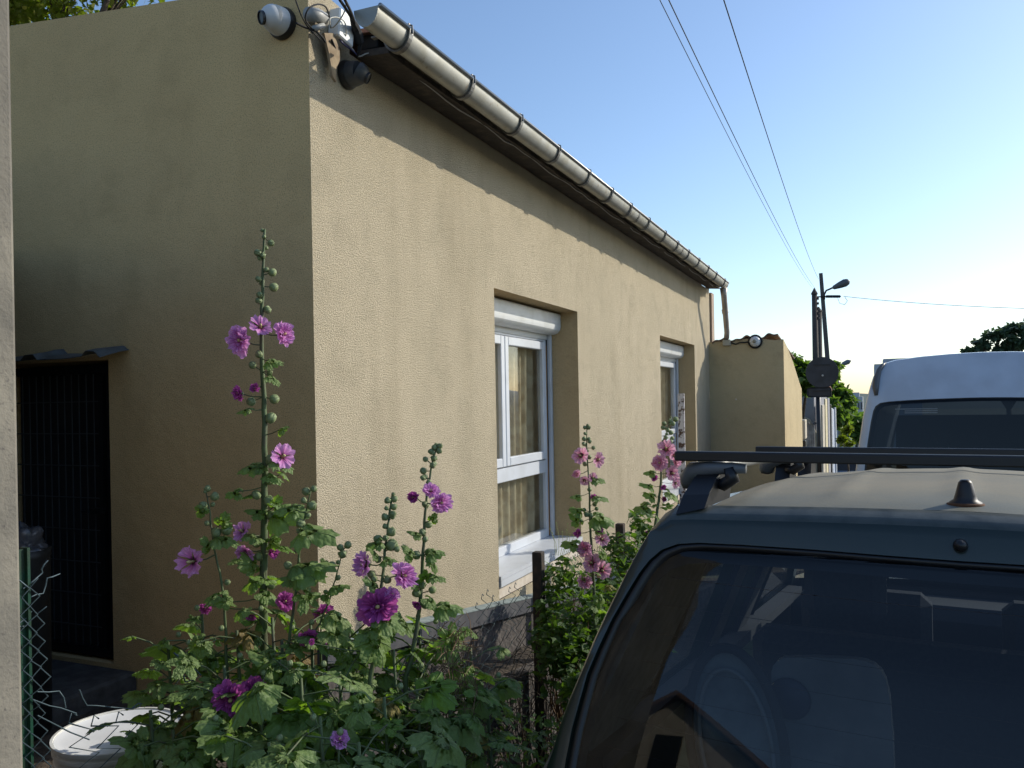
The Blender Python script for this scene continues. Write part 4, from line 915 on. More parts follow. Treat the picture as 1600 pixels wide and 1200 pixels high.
# ------------------------------------------------------------------ plants
M_leaf = leafmat('hollyhock_leaf', (.14,.215,.065), (.32,.55,.04), (.195,.27,.095), 7, .38, (.24,.32,.16))
M_leafy = leafmat('young_leaf', (.12,.22,.035), (.30,.55,.03), (.15,.24,.05), 7, .40)
M_leafo = leafmat('yellowing_leaf', (.26,.24,.06), (.45,.40,.05), (.20,.12,.05), 7, .35, (.30,.26,.12))
M_small = leafmat('shrub_leaf', (.045,.095,.022), (.18,.36,.02), (.075,.13,.035), 2, .30, (.10,.16,.06))
M_stem = mat('stem_green', (.085,.125,.045), .6, noise_=((.07,.06,.04), 30, .45, .75))
M_bud = mat('bud_green', (.16,.22,.09), .6, noise_=((.24,.28,.13), 90, .4, .6))
M_dry = mat('dry_stalk', (.20,.13,.07), .95, noise_=((.09,.05,.03), 30, .4, .6))
def petalmat(name, c_out, c_in, c_eye):
    m = bpy.data.materials.new(name); m.use_nodes = True; t = m.node_tree; L = t.links; N = t.nodes.new; b = t.nodes['Principled BSDF']; out = t.nodes['Material Output']
    b.inputs['Roughness'].default_value = .6; b.inputs['Specular IOR Level'].default_value = .2
    tc = N('ShaderNodeTexCoord'); sx = N('ShaderNodeSeparateXYZ'); L.new(tc.outputs['UV'], sx.inputs[0])
    cr = N('ShaderNodeValToRGB'); e = cr.color_ramp.elements; e[0].position = .10; e[0].color = (*c_eye, 1); e[1].position = .85; e[1].color = (*c_out, 1); k = e.new(.32); k.color = (*c_in, 1)
    L.new(sx.outputs[1], cr.inputs[0])
    n = N('ShaderNodeTexNoise'); n.inputs['Scale'].default_value = 1; mp = N('ShaderNodeMapping'); mp.inputs['Scale'].default_value = (34, 2.5, 1); L.new(tc.outputs['UV'], mp.inputs[0]); L.new(mp.outputs[0], n.inputs['Vector'])
    hs = N('ShaderNodeHueSaturation'); mr = N('ShaderNodeMapRange'); mr.inputs[1].default_value = .3; mr.inputs[2].default_value = .7; mr.inputs[3].default_value = .70; mr.inputs[4].default_value = 1.2; L.new(n.outputs[0], mr.inputs[0]); L.new(mr.outputs[0], hs.inputs['Value']); L.new(cr.outputs[0], hs.inputs['Color'])
    L.new(hs.outputs[0], b.inputs['Base Color']); bu = N('ShaderNodeBump'); bu.inputs['Distance'].default_value = .002; bu.inputs['Strength'].default_value = .5; L.new(n.outputs[0], bu.inputs['Height']); L.new(bu.outputs[0], b.inputs['Normal'])
    tl = N('ShaderNodeBsdfTranslucent'); L.new(hs.outputs[0], tl.inputs[0]); ms = N('ShaderNodeMixShader'); ms.inputs[0].default_value = .42; L.new(b.outputs[0], ms.inputs[1]); L.new(tl.outputs[0], ms.inputs[2]); L.new(ms.outputs[0], out.inputs[0])
    return m
M_pink = petalmat('petal_mauve', (.82,.40,.76), (.66,.20,.55), (.20,.02,.08))
M_purple = petalmat('petal_purple', (.58,.13,.46), (.36,.05,.26), (.08,.008,.035))
M_light = petalmat('petal_pink', (.82,.46,.60), (.70,.24,.38), (.22,.02,.05))
M_stamen = mat('stamen', (.55,.45,.20), .8)

def leaf_mesh(name, R, lobes, depth, ser, elong, seed, mt, fold=.18, droop=.35, seg=44):
    """palmate leaf, petiole joint at the origin, blade towards +Y, top side +Z"""
    rn = random.Random(seed); g = G(); vs = []; uv = []; amp = [1+.15*rn.uniform(-1, 1) for _ in range(lobes+1)]
    rings = (.0, .34, .68, 1.0)
    for ri, rr in enumerate(rings):
        if ri == 0: vs.append(Vector((0,0,0))); uv.append((0,0)); continue
        for k in range(seg+1):
            th = R_(-152) + R_(304)*k/seg
            ph = (k/seg)*lobes; lb = abs(math.sin(math.pi*ph)); i = min(lobes-1, int(ph))
            r = R*(.62+.38*math.cos(th/2)**elong) * (1-depth+depth*lb**.7) * amp[i]
            if ri == 3: r *= 1 + ser*(1 if k % 2 else -1)
            r = r*rr if ri < 3 else r
            if ri < 3: r = R*rr*(.62+.38*math.cos(th/2)**elong)*(1-depth*rr+depth*rr*lb**.7)
            x = r*math.sin(th); y = r*math.cos(th)
            z = -fold*R*rr*(1-lb)**1.0*.5 - droop*R*(r/R)**2*.6 + .05*R*rn.uniform(-1, 1)*rr + .10*R*noise.noise(Vector((x/R*2.2+seed, y/R*2.2, 0)))
            z += .12*R*abs(math.sin(th*.5))*rr*(-1)**seed*.6
            vs.append(Vector((x, y, z))); uv.append((x/R, y/R))
    n = seg+1; fs = [(0, 1+k, 2+k) for k in range(seg)][::1]
    for ri in range(2):
        for k in range(seg): a = 1+ri*n+k; fs.append((a, a+n, a+n+1, a+1))
    g.add(vs, [tuple(f[::-1]) if len(f) == 3 else f for f in fs], uv)
    return g.mesh(name, mt, True)
LB = [leaf_mesh('leaf', 1, 5, .34, .045, 1.3, s, M_leaf, fold=.30, droop=.5+.2*(s % 3)) for s in range(5)]
LB += [leaf_mesh('leaf', 1, 7, .22, .05, 1.0, 11+s, M_leaf, fold=.25, droop=.7) for s in range(3)]
LD = [leaf_mesh('leaf', 1, 5, .62, .05, 1.1, 21+s, M_leaf, fold=.25, droop=.45) for s in range(4)]
LN = [leaf_mesh('leaf', 1, 3, .45, .07, 3.0, 31+s, M_leaf, fold=.35, droop=.9, seg=24) for s in range(4)]
LO = [leaf_mesh('leaf', 1, 5, .45, .07, 1.2, 51+s, M_leafo, fold=.5, droop=.9) for s in range(2)]
LY = [leaf_mesh('leaf', 1, 5, .45, .05, 1.2, 41+s, M_leafy, fold=.25, droop=.4) for s in range(2)]
def simple_leaf(name, mt, seed, wd=.42, droop=.5):
    g = G(); rn = random.Random(seed); n = 6; vs = []; uv = []
    for j in range(n+1):
        t = j/n; w_ = wd*math.sin(math.pi*min(1, t*.98+.02)**.8)*(1-.15*t)
        for s_ in (-1, 0, 1): vs.append(Vector((s_*w_, t, (-.0 if s_ else -.06) - droop*t*t*.5 + .03*rn.uniform(-1, 1)))); uv.append((s_*w_, t+.2))
    g.add(vs, [(j*3+i, j*3+i+1, j*3+i+4, j*3+i+3) for j in range(n) for i in range(2)], uv); return g.mesh(name, mt, True)
LS = [simple_leaf('leaf', M_small, s, .30+.05*(s % 3), .3+.3*(s % 2)) for s in range(4)]

def flower_meshes(mt, seed, double):
    rn = random.Random(seed); g = G()
    def petal(az, r0, R, spread, tilt, ruf, zoff):
        def fn(a, b):
            th = (a-.5)*spread*(.35+.65*b**.6); r = r0 + (R-r0)*b*(1 - .16*(2*a-1)**2 + .07*b*math.sin(a*13+seed*2+az*2) + .05*b*math.sin(a*29+az*7))
            cup = tilt*(b**.8) + ruf*1.6*b*b*math.sin(a*17+seed+az*3)*(.5+.5*b) + ruf*1.1*b*math.sin(a*7+az*5)
            p = Vector((r*math.sin(th)*math.cos(tilt*.7), r*math.cos(th)*math.cos(tilt*.7), R*(.75*math.sin(tilt)*b + cup*.16) + zoff))
            return Matrix.Rotation(az, 4, 'Z') @ p
        g.grid(fn, 14, 6, True)
    off = rn.random()*6
    for k in range(5): petal(off + k*2*math.pi/5, .04, .5*(1+.08*rn.uniform(-1, 1)), R_(82), .32+.18*rn.uniform(-1, 1), .38, .006*k)
    if double:
        for k in range(8): petal(off + k*.8 + .4, .03, .42*(1+.15*rn.uniform(-1, 1)), R_(62), .72+.3*rn.uniform(-1, 1), .7, .03)
        for k in range(5): petal(off + k*1.27, .02, .22*(1+.2*rn.uniform(-1, 1)), R_(80), 1.2+.2*rn.uniform(-1, 1), .6, .04)
    pm = g.mesh('petals', mt, True)
    g = G(); g.lathe([(.05,-.02),(.035,.08),(.055,.14),(.05,.20),(.01,.23)], (0,0,0), (0,0,1), 8); cm = g.mesh('stamen', M_stamen, True)
    g = G(); g.lathe([(.02,-.16),(.10,-.13),(.15,-.05),(.17,.02)], (0,0,0), (0,0,1), 10, False)
    for k in range(5):
        a = k*2*math.pi/5; d = Vector((math.cos(a), math.sin(a), 0)); e = Vector((-d.y, d.x, 0))
        g.add([d*.12+e*.08+Vector((0,0,-.05)), d*.12-e*.08+Vector((0,0,-.05)), d*.30+Vector((0,0,.03))], [(0,1,2)])
    km = g.mesh('calyx', M_bud, True); return pm, cm, km
FL = {'pink': [flower_meshes(M_pink, s, True) for s in (1, 2, 9, 10)] + [flower_meshes(M_pink, 3, False)],
      'purple': [flower_meshes(M_purple, s, True) for s in (4, 5)], 'light': [flower_meshes(M_light, s, s == 7) for s in (6, 7, 8)]}
def bud_mesh(seed):
    g = G(); rn = random.Random(seed); n = 15; prof = [(.03,-.5),(.30,-.42),(.47,-.15),(.48,.12),(.36,.36),(.15,.52),(.01,.56)]
    vs = []; 
    for r, h in prof:
        for k in range(n):
            a = 2*math.pi*k/n; rr = r*(1 + .16*math.cos(5*a)*(1 if h > -.4 else 0)); vs.append((rr*math.cos(a), rr*math.sin(a), h + .08*math.cos(5*a)*(h > .3)))
    g.add(vs, [(i*n+k, i*n+(k+1) % n, (i+1)*n+(k+1) % n, (i+1)*n+k) for i in range(len(prof)-1) for k in range(n)])
    for k in range(6):                                              # bract tips
        a = k*math.pi/3; d = Vector((math.cos(a), math.sin(a), 0)); e = Vector((-d.y, d.x, 0)); g.add([d*.40+e*.16+Vector((0,0,-.3)), d*.40-e*.16+Vector((0,0,-.3)), d*.66+Vector((0,0,.05+.2*rn.random()))], [(0,1,2)])
    return g.mesh('bud', M_bud, True)
BU = [bud_mesh(s) for s in range(3)]
def basis(y, z):
    """matrix whose +Y is y and +Z near z"""
    y = y.normalized(); x = y.cross(z)
    if x.length < 1e-4: x = y.orthogonal()
    x.normalize(); z = x.cross(y); M = Matrix.Identity(4)
    for i in range(3): M[i][0] = x[i]; M[i][1] = y[i]; M[i][2] = z[i]
    return M
def zaxis(z, roll=0):
    return z.to_track_quat('Z', 'Y').to_matrix().to_4x4() @ Matrix.Rotation(roll, 4, 'Z')
TOCAM = lambda p: (EYE - p).normalized()
RIGHT = _r0

def hollyhock(label, pts, D0, D1, r0, flowers=(), buds=(), leaves=(), nleaf=10, lsize=(.03,.13), lstart=.35, seed=1, col='pink', budtop=8, base=None, down=.55, group='hollyhocks between the house and the green car'):
    """pts: outline of the stem as seen, from the tip down; D0, D1 distance of tip and foot"""
    rn = random.Random(seed); n = len(pts); P = [atD(x, y, D0+(D1-D0)*i/(n-1)) for i, (x, y) in enumerate(pts)]
    foot = base or Vector((P[-1].x + .03, P[-1].y + .02, zr(P[-1].y)+.02))
    if P[-1].z - foot.z > .1: P += [P[-1].lerp(foot, .5) + Vector((.01,0,0)), foot]
    S = []                                                          # smooth resample
    for i in range(len(P)-1):
        a, b, c, d = P[max(i-1,0)], P[i], P[i+1], P[min(i+2, len(P)-1)]
        m_ = max(3, int((c-b).length/.03))
        for k in range(m_):
            t = k/m_; S.append(.5*((2*b)+(c-a)*t+(2*a-5*b+4*c-d)*t*t+(3*b-a-3*c+d)*t**3))
    S.append(P[-1]); N_ = len(S)
    L_ = [0]
    for i in range(1, N_): L_.append(L_[-1] + (S[i]-S[i-1]).length)
    LT = L_[-1]
    def sp(t):
        d = t*LT
        for i in range(N_-1):
            if L_[i+1] >= d: return S[i].lerp(S[i+1], (d-L_[i])/max(1e-6, L_[i+1]-L_[i]))
        return S[-1]
    t_ = thing('hollyhock', label, 'hollyhock', foot, group=group)
    sg = G(); sg.tube([p + Vector((noise.noise(p*30), noise.noise(p*30+Vector((7,0,0))), 0))*.003 for p in S], [r0*(.28+.72*min(1, (L_[i]/LT)*2.2)) for i in range(N_)], 8)
    def ped(a, b, r=.0016, sag=.0):
        m = a.lerp(b, .5) + Vector((0,0,-sag)); sg.tube([a, m, b], [r*1.2, r, r], 5, False)
    def nearest(p): return min(S, key=lambda q: (q-p-Vector((0,0,-.02))).length)
    for (x, y, dia, kind, ax, ay) in flowers:                       # ax, ay: facing to the right / up, 0,0 faces the camera
        q = min(S, key=lambda s: abs((s-EYE).dot(_fw) and 0) + (s - atD(x, y, (s-EYE).dot(_fw))).length)
        Dq = (q-EYE).dot(_fw); sgn = 1 if x > 0 else -1
        p = atD(x, y, Dq - .02); d = (TOCAM(p)*1.0 + RIGHT*ax + Vector((0,0,ay))).normalized()
        size = dia/F_*Dq*1.12; var = FL[kind][rn.randrange(len(FL[kind]))]
        M = Matrix.Translation(p) @ zaxis(d, rn.random()*6) @ Matrix.Diagonal((size*rn.uniform(.85,1.12), size*rn.uniform(.85,1.12), size*rn.uniform(.7,1.5), 1))
        f = inst('flower', var[0], t_, M); ROOTM[f.name] = ROOTM[t_.name]
        for nm, me in (('stamen', var[1]), ('calyx', var[2])):
            o = bpy.data.objects.new(nm, me); C.objects.link(o); o.parent = f
        ped(q, p - d*size*.12, .0018, .004)
    for (x, y, dia) in buds:
        q = min(S, key=lambda s: (s - atD(x, y, (s-EYE).dot(_fw))).length); Dq = (q-EYE).dot(_fw); p = atD(x, y, Dq - .012*rn.random()); size = dia/F_*Dq
        d = ((p-q)*1 + Vector((0,0,.5*(p-q).length+.004))).normalized(); inst('bud', BU[rn.randrange(3)], t_, Matrix.Translation(p) @ zaxis(d, rn.random()*6) @ Matrix.Scale(size, 4)); ped(q, p, .0014)
    for k in range(budtop):                                         # crowded tip
        t = .004 + .13*(k/ max(1, budtop))**1.2; q = sp(t); a = k*2.4 + seed; sz = .010+.009*(k/budtop) ; sz *= (D0/2.3)**.35
        d = Vector((math.cos(a), math.sin(a), .9)).normalized(); p = q + d*(.010+.010*k/budtop); inst('bud', BU[k % 3], t_, Matrix.Translation(p) @ zaxis(d, a) @ Matrix.Scale(sz, 4)); ped(q, p, .0012)
    def put_leaf(p, d, nrm, size, me, q=None):
        M = Matrix.Translation(p) @ basis(d, nrm) @ Matrix.Scale(size, 4); inst('leaf', me, t_, M)
        if q is not None: ped(q, p, .0015 if size < .07 else .0024, .25*size*.3)
    for (x, y, px, ang, kind) in leaves:                            # placed by hand: joint, length in px, direction on the picture
        q = min(S, key=lambda s: (s - atD(x, y, (s-EYE).dot(_fw))).length); Dq = (q-EYE).dot(_fw); p = atD(x, y, Dq-.03); size = px/F_*Dq*(.85 if kind == 'n' else .62)
        d = (RIGHT*math.cos(R_(ang)) + Vector((0,0,math.sin(R_(ang)))) + _fw*rn.uniform(-.3, .15)); nrm = (TOCAM(p)*rn.uniform(.4, .9) + Vector((.2,.3,.8))).normalized()
        put_leaf(p, d, nrm, size, {'n': LN, 'b': LB, 'd': LD, 'y': LY}[kind][rn.randrange(2)], q)
    for k in range(nleaf):                                          # spiral up the stem
        u = (k+.5)/nleaf; t = lstart + (.98-lstart)*(1-u)**.9 if False else lstart + (1-lstart)*down*u*1.35
        t = min(.97, t); q = sp(t); a = k*2.399 + seed*1.7; el = rn.uniform(-.1, .5)
        size = lsize[0] + (lsize[1]-lsize[0])*u**.8*rn.uniform(.75, 1.15); pet = size*rn.uniform(.5, 1.3)
        d = Vector((math.cos(a)*math.cos(el), math.sin(a)*math.cos(el), math.sin(el))); p = q + d*pet
        ld = (Vector((d.x, d.y, rn.uniform(-.5, .25)))).normalized(); nrm = (Vector((.35, .25, 1)) + Vector((rn.uniform(-.5,.5), rn.uniform(-.5,.5), 0))).normalized()
        pool = LN if size < .055 else (LD if rn.random() < .4 else (LB if rn.random() < .85 else (LY if rn.random() < .8 else LO))); put_leaf(p, ld, nrm, size*.62, pool[rn.randrange(len(pool))], q)
    part('stem', sg, M_stem, t_, True)
    return t_

hollyhock('tallest hollyhock, thick stem with mauve double flowers, before the shaded wall', [(413,358),(411,430),(409,500),(410,580),(413,660),(414,740),(413,820),(412,900),(412,990),(416,1100)], 2.30, 2.30, .0115,
  [(378,532,42,'pink',-.55,.05),(407,512,36,'pink',.1,.9),(441,523,34,'pink',.95,.25),(376,615,22,'purple',-.9,.2),(398,609,16,'purple',-.2,.9),(441,714,36,'pink',.7,.5),(380,832,28,'pink',-.6,.6),(384,862,26,'pink',-.5,-.6),(424,862,20,'purple',.8,-.3),(322,948,18,'purple',-.5,-.6),(393,962,16,'purple',-.3,-.8),(445,940,28,'purple',.5,.1)],
  [(403,395,10),(411,399,9),(423,380,10),(425,426,12),(404,436,9),(427,449,13),(405,470,10),(418,485,10),(405,554,11),(395,571,11),(421,582,9),(428,624,14),(423,654,16),(393,628,13),(424,719,18),(421,752,12),(420,783,17),(425,806,16),(401,774,14),(430,846,15),(424,914,14),(402,848,14),(405,870,13)],
  [(420,563,28,5,'n'),(422,588,24,-20,'n'),(388,639,24,175,'n'),(436,672,20,40,'n'),(432,720,36,-10,'n'),(398,728,34,178,'n'),(420,742,30,-8,'n'),(410,800,34,150,'n'),(428,792,24,60,'n'),(400,885,44,110,'b'),(398,905,36,200,'b'),(415,925,40,-30,'b'),(422,846,30,20,'y'),(432,800,60,15,'n'),(372,768,26,178,'n')],
  46, (.045,.17), .28, 3, down=.72, budtop=9)
hollyhock('thin leaning hollyhock furthest left with one magenta flower', [(322,768),(328,800),(332,840),(340,880),(349,925),(352,980),(356,1060)], 2.25, 2.2, .006,
  [(303,877,44,'pink',-.75,-.1)], [(335,776,13),(318,790,12),(338,833,15),(354,828,16),(355,910,9),(324,764,10)], [(316,798,20,-115,'n'),(345,820,26,60,'n'),(330,855,26,110,'n'),(345,838,40,-5,'n'),(338,930,38,190,'b'),(350,935,32,-60,'b')], 22, (.05,.15), .28, 5, budtop=4, down=.7)
hollyhock('slim hollyhock with green buds crossing the house corner', [(486,766),(478,800),(470,840),(466,890),(460,940),(452,1000),(446,1070)], 2.15, 2.15, .0065,
  [(480,994,34,'purple',.3,-.7)], [(479,768,12),(490,764,10),(487,790,14),(470,818,14),(475,782,9),(450,884,12),(470,843,9)], [(476,828,64,8,'n'),(468,880,56,14,'n'),(470,890,52,-2,'n'),(472,884,66,18,'n'),(462,905,40,160,'b'),(478,930,50,-30,'d'),(460,795,40,165,'n')], 30, (.06,.17), .30, 8, budtop=5, down=.7)
hollyhock('short hollyhock with only green buds against the sunlit wall', [(537,858),(529,885),(521,915),(513,945),(500,975),(488,1030)], 2.2, 2.15, .005,
  [], [(532,856,10),(543,852,11),(535,866,13),(519,884,12),(512,966,13),(509,925,7)], [(522,915,34,20,'n'),(510,880,14,120,'n'),(522,960,44,-20,'n'),(512,930,20,-60,'n'),(520,985,60,-25,'b')], 24, (.06,.17), .28, 9, budtop=4, down=.7)
hollyhock('hollyhock with a dark stem and the largest magenta flower', [(613,772),(609,800),(606,830),(602,860),(599,890),(596,920),(590,960),(584,1020),(577,1080),(565,1190)], 2.20, 2.05, .0085,
  [(572,882,40,'pink',-1.3,.1),(627,899,40,'pink',.8,-.05),(591,947,60,'purple',-.1,-.1),(612,930,24,'pink',.7,.7),(486,1004,10,'purple',.5,.5)],
  [(606,782,10),(616,780,10),(615,792,10),(602,808,11),(614,803,10),(611,831,14),(591,843,13),(612,852,18),(620,858,9),(585,905,10),(605,906,12),(581,898,12)],
  [(592,845,30,188,'n'),(601,874,24,5,'n'),(590,868,24,110,'n'),(588,915,30,120,'n'),(600,965,60,-20,'d'),(575,985,50,200,'d'),(585,1000,70,-60,'b')], 36, (.06,.18), .34, 12, budtop=8, down=.66)
hollyhock('hollyhock with mauve double flowers beside the near window', [(684,695),(675,725),(669,760),(664,800),(662,850),(659,900),(657,940),(652,980),(643,1030),(634,1100)], 2.35, 2.2, .0085,
  [(648,777,20,'purple',-.6,0),(686,785,34,'pink',.6,-.1),(673,768,26,'pink',.2,.9),(652,944,14,'purple',-.3,-.7)],
  [(679,700,9),(687,697,9),(686,705,9),(674,706,9),(678,716,10),(665,718,8),(676,727,10),(662,736,10),(661,747,8),(670,754,8),(664,788,9),(669,820,11),(660,832,11),(664,843,9),(670,864,13),(651,868,13),(659,914,13),(651,927,13),(675,922,11),(664,945,12)],
  [(674,812,16,60,'n'),(655,835,24,140,'n'),(645,868,28,110,'n'),(672,862,30,10,'n'),(676,875,26,-50,'n'),(664,905,26,80,'y'),(655,910,30,130,'n'),(676,900,26,5,'n'),(672,935,34,-40,'b'),(690,945,44,5,'n'),(705,1000,50,80,'d'),(700,1010,60,10,'d')], 32, (.06,.17), .34, 15, budtop=6, down=.66)
hollyhock('pale pink hollyhock in front of the facade right of the near window', [(917,664),(917,700),(919,735),(921,770),(922,810),(924,850),(927,900),(929,950),(932,1010)], 4.15, 3.95, .0085,
  [(908,712,25,'light',-.3,.1),(933,718,24,'light',.9,-.1),(902,741,14,'light',-.8,.4),(913,750,15,'light',.2,-.6),(925,747,15,'light',.5,.3),(926,775,10,'purple',.5,-.5),(905,833,14,'purple',-1.2,.1),(934,826,16,'purple',.6,.8),(914,858,24,'light',-.2,.1),(940,843,20,'light',.3,.4),(925,880,28,'light',-.3,.2),(940,891,25,'light',.3,-.1),(914,909,25,'light',-.1,0)],
  [(914,668,6),(920,668,6),(913,686,7),(921,690,6),(927,700,6),(912,694,6),(921,765,7),(929,788,7),(917,804,8),(923,806,8),(913,797,6),(932,795,6)],
  [(928,748,22,8,'n'),(930,775,26,6,'n'),(905,775,18,165,'n'),(908,798,24,150,'n'),(933,806,38,-8,'n'),(905,815,24,120,'n'),(935,827,16,-10,'n'),(900,848,30,165,'n'),(942,862,24,-50,'b'),(917,900,20,-90,'b'),(938,935,24,-80,'b')], 28, (.05,.13), .38, 18, col='light', budtop=8, down=.6)
hollyhock('pale pink hollyhock half hidden by the end of the black roof bar', [(1049,652),(1044,668),(1038,690),(1034,720),(1032,760),(1028,790),(1024,820),(1016,860),(1006,910)], 6.4, 6.0, .012,
  [(1041,703,27,'light',0,.5),(1031,723,25,'light',-.2,0),(1053,712,20,'light',.8,.2),(1049,739,22,'light',.5,-.1),(1056,722,18,'light',1.0,0),(1024,747,10,'purple',-.5,0),(1055,755,14,'light',.7,-.2),(1036,761,9,'purple',.4,-.3),(1037,780,8,'purple',.4,0),(1010,834,8,'purple',0,0)],
  [(1038,662,7),(1047,658,7),(1055,655,8),(1051,662,7),(1043,672,7),(1036,668,6),(1048,676,7),(1040,684,7),(1047,690,7),(1037,690,6),(1050,685,6)],
  [(1020,738,18,165,'n'),(1018,758,26,150,'n'),(1022,775,22,150,'n'),(1045,768,26,-20,'n'),(1010,790,28,185,'n'),(1015,800,24,150,'n'),(1042,790,20,10,'y')], 28, (.05,.13), .34, 21, col='light', budtop=6, down=.6)
# leafy basal clumps (no flowering stem reaches over the others)
clumps = [(300,1010,2.2,.15),(262,1000,2.25,.12),(350,1040,2.05,.16),(405,1080,1.95,.17),(470,1060,1.95,.17),(530,1050,2.0,.16),(500,1120,1.8,.17),(420,1160,1.75,.16),(600,1090,1.9,.16),(650,1060,2.1,.16),(700,1075,2.1,.15),(560,1160,1.75,.15),(660,1170,1.8,.14),(330,1130,1.85,.15),(270,1140,1.95,.13),(440,1000,2.15,.14),(615,1015,2.15,.13),(735,1010,2.3,.11)]
clumps += [(425,965,2.2,.11),(485,975,2.2,.12),(545,985,2.2,.12),(600,975,2.25,.11),(655,985,2.3,.11),(700,985,2.3,.10),(370,985,2.2,.12),(315,960,2.25,.10),(235,1110,2.0,.11),(760,1075,2.2,.10)]
names = ['leafy hollyhock clump %s' % s for s in ('left of the tallest stem','at the far left before the shaded wall','under the leaning stem','at the foot of the tallest stem','right of the tallest stem','below the house corner','low in the middle of the bed','at the bottom left of the bed','under the largest magenta flower','left of the dead brown stalks','around the dead brown stalks','at the bottom centre of the bed','at the bottom right of the bed','behind the white bucket rim','hanging over the white bucket','behind the slim budded stem','between the two right hand stems','nearest the grey ledge','against the thick stem at flower height','just right of the thick stem at flower height','below the short budded stem','behind the largest magenta flower','at the foot of the stem beside the window','over the top of the dead stalks','between the leaning stem and the thick stem','high up at the left of the bed','drooping before the bucket','at the right edge of the bed by the mesh')]
for i, ((x, y, D_, s_), nm) in enumerate(zip(clumps, names)):
    rn = random.Random(100+i); c0 = atD(x, y, D_); foot = Vector((c0.x+.02, c0.y, zr(c0.y)+.02)); t_ = thing('hollyhock', nm, 'plant', foot, group='leafy hollyhock clumps in the bed'); sg = G()
    sg.tube([foot, foot.lerp(c0, .6)+Vector((.01,.01,0)), c0], [.007,.006,.004], 6)
    for k in range(32):
        u = k/32; q = foot.lerp(c0, .45+.55*u); a = k*2.4+i; pet = s_*rn.uniform(.5, 1.15); d = Vector((math.cos(a), math.sin(a), rn.uniform(-.1, .7))).normalized()
        p = q + d*pet; ld = Vector((d.x, d.y, rn.uniform(-.7,.15))).normalized(); nrm = (Vector((.35,.25,1)) + Vector((rn.uniform(-.6,.6), rn.uniform(-.6,.6), 0))).normalized()
        size = s_*rn.uniform(.20,.56); pool = LB if rn.random() < .55 else (LD if rn.random() < .78 else (LY if rn.random() < .75 else LO))
        inst('leaf', pool[rn.randrange(len(pool))], t_, Matrix.Translation(p) @ basis(ld, nrm) @ Matrix.Scale(size, 4))
        sg.tube([q, q.lerp(p, .5)+Vector((0,0,.01)), p], .0022, 5, False)
        if k % 9 == 4: inst('bud', BU[k % 3], t_, Matrix.Translation(q + d*.04 + Vector((0,0,.03))) @ Matrix.Scale(.014, 4))
    part('stem', sg, M_stem, t_, True)
# a few low flowers
for (x, y, D_, dia, kd, ax, ay, lab) in ((362,1092,1.95,58,'purple',-.2,-.2,'large dark purple flower head low at the left of the bed'),(395,1078,2.0,40,'purple',.4,.2,'smaller purple flower head beside the large low one'),(530,1157,1.75,30,'pink',.3,.8,'single mauve flower opening at the bottom of the bed'),(505,958,2.3,34,'purple',.4,-.3,'purple flower tucked behind the slim budded stem'),(512,1000,2.2,16,'pink',.4,-.3,'tiny mauve flower peeping out below the house corner')):
    p = atD(x, y, D_); t_ = thing('flower_shoot', lab, 'flower', (p.x, p.y, zr(p.y)+.02)); d = (TOCAM(p) + RIGHT*ax + Vector((0,0,ay))).normalized(); sz = dia/F_*D_*1.1; v = FL[kd][0]
    for nm, me in zip(('petals','stamen','calyx'), v): inst(nm, me, t_, Matrix.Translation(p) @ zaxis(d, dia) @ Matrix.Scale(sz, 4))
    part('stem', G().tube([Vector((p.x, p.y, zr(p.y)+.02)), p - d*sz*.4 - Vector((0,0,.08)), p - d*sz*.12], [.005,.003,.002], 6), M_stem, t_, True)
# dead stalks: a tangle nobody could count
g = G(); rn = random.Random(5)
for k in range(420):
    p = atD(rn.gauss(708, 24), rn.uniform(985, 1200), rn.uniform(2.05, 2.3)); d = Vector((rn.gauss(0,.5), rn.gauss(0,.5), rn.gauss(-.4,.6))).normalized(); l = rn.uniform(.03,.09)
    g.tube([p, p + d*l*.5 + Vector((rn.gauss(0,.006),)*3), p + d*l + Vector((0,0,-.01))], [.0012,.001,.0006], 3, False)
o = part('dead_stalks', g, M_dry, None); o['kind'] = 'stuff'; o['label'] = 'tangle of dead brown stalks in the flower bed'
g = G(); rn = random.Random(6)                                       # dark bare twigs in the fence
for k in range(520):
    y = rn.uniform(3.2, 5.6); p = Vector((rn.uniform(-1.66,-1.42), y, rn.uniform(-.3,.42)-.09*(y-3.2))); d = Vector((rn.gauss(0,.4), rn.gauss(0,.7), rn.gauss(.3,.6))).normalized(); l = rn.uniform(.06,.2)
    g.tube([p, p + d*l*.5 + Vector((rn.gauss(0,.012),)*3), p + d*l], [.0028,.002,.001], 3, False)
o = part('twigs', g, mat('dark_twig', (.05,.038,.028), .95), None); o['kind'] = 'stuff'; o['label'] = 'dark bare twigs grown through the wire fence'

